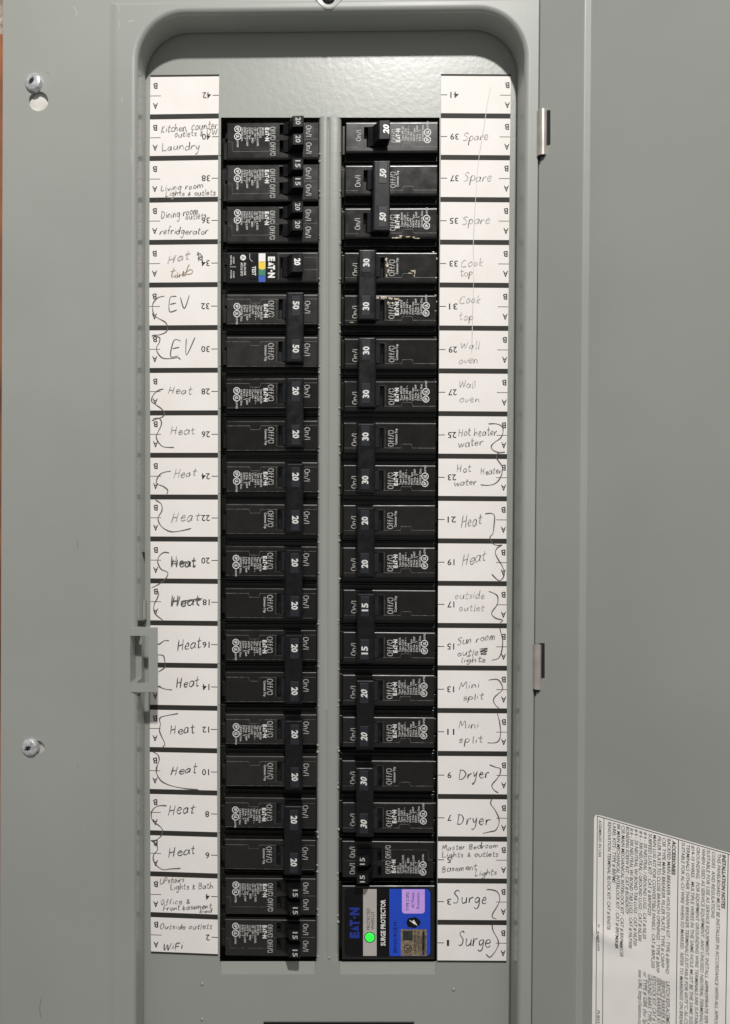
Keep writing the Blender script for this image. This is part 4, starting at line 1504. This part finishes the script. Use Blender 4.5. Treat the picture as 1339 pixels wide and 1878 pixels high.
mb = MB()
pts = [zs_(*q) for q in round_rect(195, 1158, 604, 1366, 55)]
top_ = [U(*q, HSF + 0.25) for q in pts]
bot_ = [U(*q, HSF) for q in pts]
mb.poly(top_)
k = len(pts)
mb.add(top_ + bot_, [(i, (i + 1) % k, k + (i + 1) % k, k + i) for i in range(k)])
lb = part('face_label', mb, 'label_black', root)
band('grey_band', 402, 553, 612, 1358, 4, (0, 0, 0, 0), 'label_grey', HSF + 0.29, lb)
band('blue_band', 695, 1152, 610, 1360, 50, (1, 1, 0, 0), 'label_blue', HSF + 0.29, lb)
pb = band('purple_panel', 835, 1090, 614, 885, 34, (0, 1, 1, 0), 'label_purple', HSF + 0.33, lb)


def stext(name, s, xbase, y_end, y_start, cap, m, h, bold=0.0, parent=None):
    """reads up the page: starts at y_start (lower) and ends at y_end (upper), letter tops to the left"""
    vs_, fs, w = glyphs(s, bold)
    sx, sy = (y_start - y_end) / w, cap / CAPH
    mb.add([U(*zs_(xbase - y * sy, y_start - x * sx), h) for x, y in vs_], fs)


mb = MB()
stext('', 'E', 352, 1090, 1160, 92, '', HSF + .3, 0.07)
mb.poly([U(*zs_(352, 1085), HSF + .3), U(*zs_(352, 1020), HSF + .3), U(*zs_(258, 1055), HSF + .3)])
stext('', 'T', 352, 955, 1025, 92, '', HSF + .3, 0.07)
disc(mb, lambda a, b, h: U(*zs_(a, b), h), 305, 930, 14, HSF + .3)
stext('', 'N', 352, 818, 905, 92, '', HSF + .3, 0.07)
part('brand_lettering', mb, 'eaton_blue', lb)
mb = MB()
stext('', 'PROTECTED', 478, 825, 1065, 36, '', HSF + .33, 0.0)
stext('', 'WHEN LIT', 526, 862, 1065, 36, '', HSF + .33, 0.0)
part('status_lettering', mb, 'ink_black', lb)
mb = MB()
stext('', 'SURGE PROTECTOR', 650, 730, 1245, 50, '', HSF + .30, 0.025)
part('title_lettering', mb, 'print_ivory', lb)
mb = MB()
stext('', 'BRNSURGE10', 778, 975, 1320, 38, '', HSF + .33, 0.005)
stext('', 'TYPE 2 SPD', 914, 645, 850, 32, '', HSF + .37, 0.0)
stext('', 'AC Power', 972, 650, 822, 32, '', HSF + .37, 0.0)
stext('', 'Protection', 1030, 652, 832, 32, '', HSF + .37, 0.0)
part('blue_panel_lettering', mb, 'label_black', lb)
mb = MB()
sh_pts = [(885, 985), (900, 940), (985, 925), (1030, 955), (1045, 985), (1030, 1015), (985, 1048), (900, 1035)]
mb.poly([U(*zs_(*q), HSF + .33) for q in sh_pts])
shd = part('shield_emblem', mb, 'label_black', lb)
mb = MB()
mb.poly([U(*zs_(*q), HSF + .37) for q in [(918, 955), (968, 985), (962, 995), (922, 966)]])
mb.poly([U(*zs_(*q), HSF + .37) for q in [(968, 955), (1010, 1022), (962, 996), (972, 985)]])
mb.poly([U(*zs_(*q), HSF + .375) for q in [(956, 962), (968, 955), (976, 1000), (960, 1000)]])
part('bolt', mb, 'print_ivory', lb)
mb = MB()
disc(mb, lambda a, b, h: U(*zs_(a, b), h), 477, 1150, 61, HSF + 0.34, 32)
part('lamp_rim', mb, 'led_rim', root)
c = U(*zs_(477, 1150), HSF + 0.34)
mb = MB()
dome(mb, c, 51 / 6.086 * K / 1e3, 0.0009, n=28, m=6)
part('indicator_lamp', mb, 'led_green', root, smooth=True)
fo = band('foil_sticker', 822, 1112, 1060, 1358, 3, (0, 0, 0, 0), 'foil', HSF + .34, lb)
mb = MB()
mb.poly([U(*zs_(*q), HSF + .38) for q in [(845, 1078), (955, 1078), (955, 1185), (845, 1185)]])
disc(mb, lambda a, b, h: U(*zs_(a, b), h), 902, 1278, 46, HSF + .38, 24, r_in=37)
stext('', 'UL', 925, 1255, 1300, 42, '', HSF + .38, 0.05)
for i in range(13):
    x = 968 + i * 11 + random.uniform(-2, 2)
    y0, y1 = random.uniform(1070, 1150), random.uniform(1250, 1345)
    mb.poly([U(*zs_(*q), HSF + .38) for q in [(x, y0), (x + random.choice((3, 5, 6)), y0), (x + 4, y1), (x, y1)]])
mb.poly([U(*zs_(*q), HSF + .38) for q in [(1062, 1085), (1088, 1085), (1088, 1345), (1062, 1345)]])
part('foil_print', mb, 'foil_dark', lb)

# --- main breaker below, only its upper edge in the picture
root = thing('main_breaker', 'black main breaker cut off at the bottom edge of the dead front', 'circuit breaker')
mb = MB()
cbox(mb, U, 483, 760, 1873.5, 2170, -30, 0.6, 3.0, 1.0)
part('housing', mb, 'handle_black', root)
mb = MB()
cbox(mb, U, 560, 680, 1960, 2080, 0.6, 12.0, 3.0, 1.0)
part('toggle', mb, 'handle_black', root)

# ------------------------------------------------------------------ sticker on the door
root = thing('instruction_sticker', 'white printed installation notes sticker on the open grey door', 'sticker')
sax, say, ss = 1060.0, 1460.0, 4.491


def wrinkle(x, y):
    """mm of lift of the paper at zoom position x,y"""
    d = (y - 1130 - 0.42 * (x - 150))
    a = 1.0 * math.exp(-(d / 55.0) ** 2) * max(0.0, min(1.0, (520 - x) / 220))
    b = 0.45 * math.exp(-((y - 1520 - 0.1 * (x - 900)) / 110.0) ** 2)
    return a + b


def S(x, y, o=0.0):
    return door_px(sax + x / ss, say + y / ss, 0.15 + wrinkle(x, y) + o)


xs_l = lambda y: 133 - (y - 150) * 0.0105
top_y = lambda x: 148 + (x - 150) * 0.2905
mb = MB()
nx, ny = 34, 60
vs_, fs = [], []
for j in range(ny + 1):
    for i in range(nx + 1):
        yb = j / ny
        x = xs_l(150 + 2400 * yb) + (1900 - 133) * i / nx
        y = top_y(x) + 2500 * yb
        if j == 0 and i == 0:
            x, y = x + 12, y + 12
        if j == 0 and i == 1:
            pass
        vs_.append(S(x, y))
for j in range(ny):
    for i in range(nx):
        a = j * (nx + 1) + i
        fs.append((a, a + 1, a + nx + 2, a + nx + 1))
mb.add(vs_, fs)
part('paper', mb, 'sticker_paper', root, smooth=True)


def sline(mb, s, x0, y0, x1, y1, cap=27.0, bold=0.012):
    """printed line running down the page from (x0,y0) to (x1,y1), letter tops to the right, true to the door plane"""
    a, b = S(x0, y0, -wrinkle(x0, y0)), S(x1, y1, -wrinkle(x1, y1))
    d = b - a
    vs_, fs, w = glyphs(s, bold)
    up = DN.cross(d.normalized())
    if up.x < 0:
        up = -up
    capm = (S(x0 + cap, top_y(x0 + cap) - top_y(x0) + y0) - a).length
    sy = capm / CAPH
    out = []
    for x, y in vs_:
        t = x / w
        zx, zy = x0 + (x1 - x0) * t, y0 + (y1 - y0) * t
        out.append(a + d * t + up * (y * sy) + DN * ((0.07 + wrinkle(zx, zy)) / 1e3))
    mb.add(out, fs)


mb = MB()
ROWS = [
    ('THIS PANELBOARD MUST BE INSTALLED IN ACCORDANCE WITH ALL APPLICABLE', 1150, 470, 1124, 1975),
    ('CODES  AND REGULATIONS', 1105, 455, 1098, 1000),
    ('SUITABLE FOR USE AS SERVICE EQUIPMENT, INSTALL APPROPRIATE SERVICE', 1062, 440, 1043, 1960),
    ('WHEN USED AS SERVICE EQUIPMENT. ANY UNUSED NEUTRAL TERMINALS', 1022, 430, 1004, 1880),
    ('GROUNDING.  FOR EQUIPMENT GROUNDING WIRE TERMINALS ARE SUITABLE', 978, 418, 961, 1905),
    ('#14-10 WIRES.  MULTIPLE WIRES IN THE SAME HOLE MUST BE THE SAME SIZE', 936, 405, 918, 1885),
    ('TERMINALS OTHER THAN BREAKER TERMINALS SUITABLE FOR 60/75°C AL-CU', 895, 395, 877, 1885),
    ('SUITABLE FOR AL-CU WIRE WHEN SO MARKED.  REFER TO MARKINGS ON BREAKER', 855, 380, 836, 1930),
    ('BACKFED MAIN BREAKER HOLD DOWN KIT : TYPE # BRPHD', 738, 350, 725, 1455),
    ('CSR TYPE MAIN BREAKER FILLER PLATE : TYPE # CSRFP', 697, 340, 684, 1405),
    ('FILLER PLATE TO CLOSE BRANCH OPENINGS : TYPE # BRFP', 658, 330, 645, 1445),
    ('MAIN LUG KIT FOR CONVERTIBLE PANELS : CAT # BRPL200', 620, 318, 606, 1408),
    ('SUBFEED LUG KIT : CAT # BRPSF225', 583, 308, 576, 978),
    ('# 6 - 20 NEUTRAL / GROUND LUGS : CAT # NL20', 545, 295, 535, 1170),
    ('# 6 - 300 NEUTRAL / GROUND LUGS : CAT # NL300', 508, 285, 497, 1190),
    ('# 6 - 20 NEUTRAL W/ BOND TAB LUGS : CAT # NLP20', 470, 270, 458, 1225),
    ('# 6 - 300 NEUTRAL W/ BOND TAB LUGS : CAT # NLP300', 432, 262, 420, 1243),
    ('BONDING SCREW KIT : CAT # BONDKITP', 397, 250, 390, 965),
    ('CSR MAIN MECHANICAL INTERLOCK KIT : CAT # BRPMIKCSR', 360, 240, 347, 1320),
    ('BR MAIN MECHANICAL INTERLOCK KIT : CAT # BRPMIKBR', 323, 230, 310, 1250),
    ('LABEL KITS : TYPE # BRPMS', 288, 220, 283, 710),
    ('RENOVATION TERMINAL BLOCK KIT: CAT # RNSTB', 248, 210, 240, 1095),
    ('LATCH REPLACEMENT', 728, 1520, 723, 1920), ('SERVICE BARRIER KIT', 690, 1510, 686, 1900), ('SERVICE BARRIER KIT', 655, 1490, 650, 1885),
    ('KEYLOCK KIT: CAT # TL', 617, 1475, 612, 1900), ('GROUND BARS: TYPE #', 579, 1460, 574, 1885), ('or TYPE # GBK (for Special', 542, 1442, 536, 1950),
    ('see URL http://eaton.com/', 502, 1425, 496, 1930),
    ('ASSEMBLED IN USA', 173, 195, 170, 500), ('www.eaton.com', 165, 1050, 162, 1270), ('PUB5533', 158, 1760, 156, 1905),
]
for r in ROWS:
    sline(mb, r[0], *r[1:], cap=27.0 if r[1] > 200 else 22.0, bold=0.004)
sline(mb, 'INSTALLATION NOTES', 1190, 482, 1183, 922, 28, 0.035)
sline(mb, 'ACCESSORIES', 778, 365, 773, 645, 28, 0.035)
part('printed_text', mb, 'print_dark', root)


def sribbon(mb, pts, w):
    out = []
    n = len(pts)
    for i, (x, y) in enumerate(pts):
        a, b = pts[max(0, i - 1)], pts[min(n - 1, i + 1)]
        l = math.hypot(b[0] - a[0], b[1] - a[1])
        nx_, ny_ = -(b[1] - a[1]) / l * w / 2, (b[0] - a[0]) / l * w / 2
        out.append((S(x + nx_, y + ny_, 0.05), S(x - nx_, y - ny_, 0.05)))
    mb.add([p[0] for p in out] + [p[1] for p in out], [(i, i + 1, n + i + 1, n + i) for i in range(n - 1)])


mb = MB()


def vline(x0, y0, x1, y1, w, k=40):
    sribbon(mb, [(x0 + (x1 - x0) * i / k, y0 + (y1 - y0) * i / k) for i in range(k + 1)], w)


vline(160, 163, 148, 1900, 5)
vline(214, 178, 203, 1900, 5)
vline(828, 356, 808, 1900, 6)
vline(1238, 475, 1216, 1900, 6)
sribbon(mb, [(158 + 1300 * i / 30, top_y(158 + 1300 * i / 30) + 14) for i in range(31)], 6)
part('printed_rule', mb, 'print_dark', root)

# ------------------------------------------------------------------ beyond the left edge of the cover
root = thing('wooden_stud', 'rough orange brown wooden stud beyond the left edge of the grey cover', 'stud')
mb = MB()
a, b = U(-60, 62, -60), U(40, 2250, -60)
cbox(mb, lambda x, z, h: Vector((x, -h / 1e3, z)), a.x - .03, b.x, b.z, a.z, -130, -60, 0.001, 1.0)
part('timber', mb, 'wood', root)
mb = MB()
x0, x1 = U(-900, 900, -135).x, U(2300, 900, -135).x
z0, z1 = U(600, 2600, -135).z, U(600, -700, -135).z
mb.poly([(x0, .135, z0), (x1, .135, z0), (x1, .135, z1), (x0, .135, z1)])
w = part('wall', mb, 'plaster', None)
w['kind'] = 'structure'
w['label'] = 'rough pale wall behind the panel'
w['category'] = 'wall'
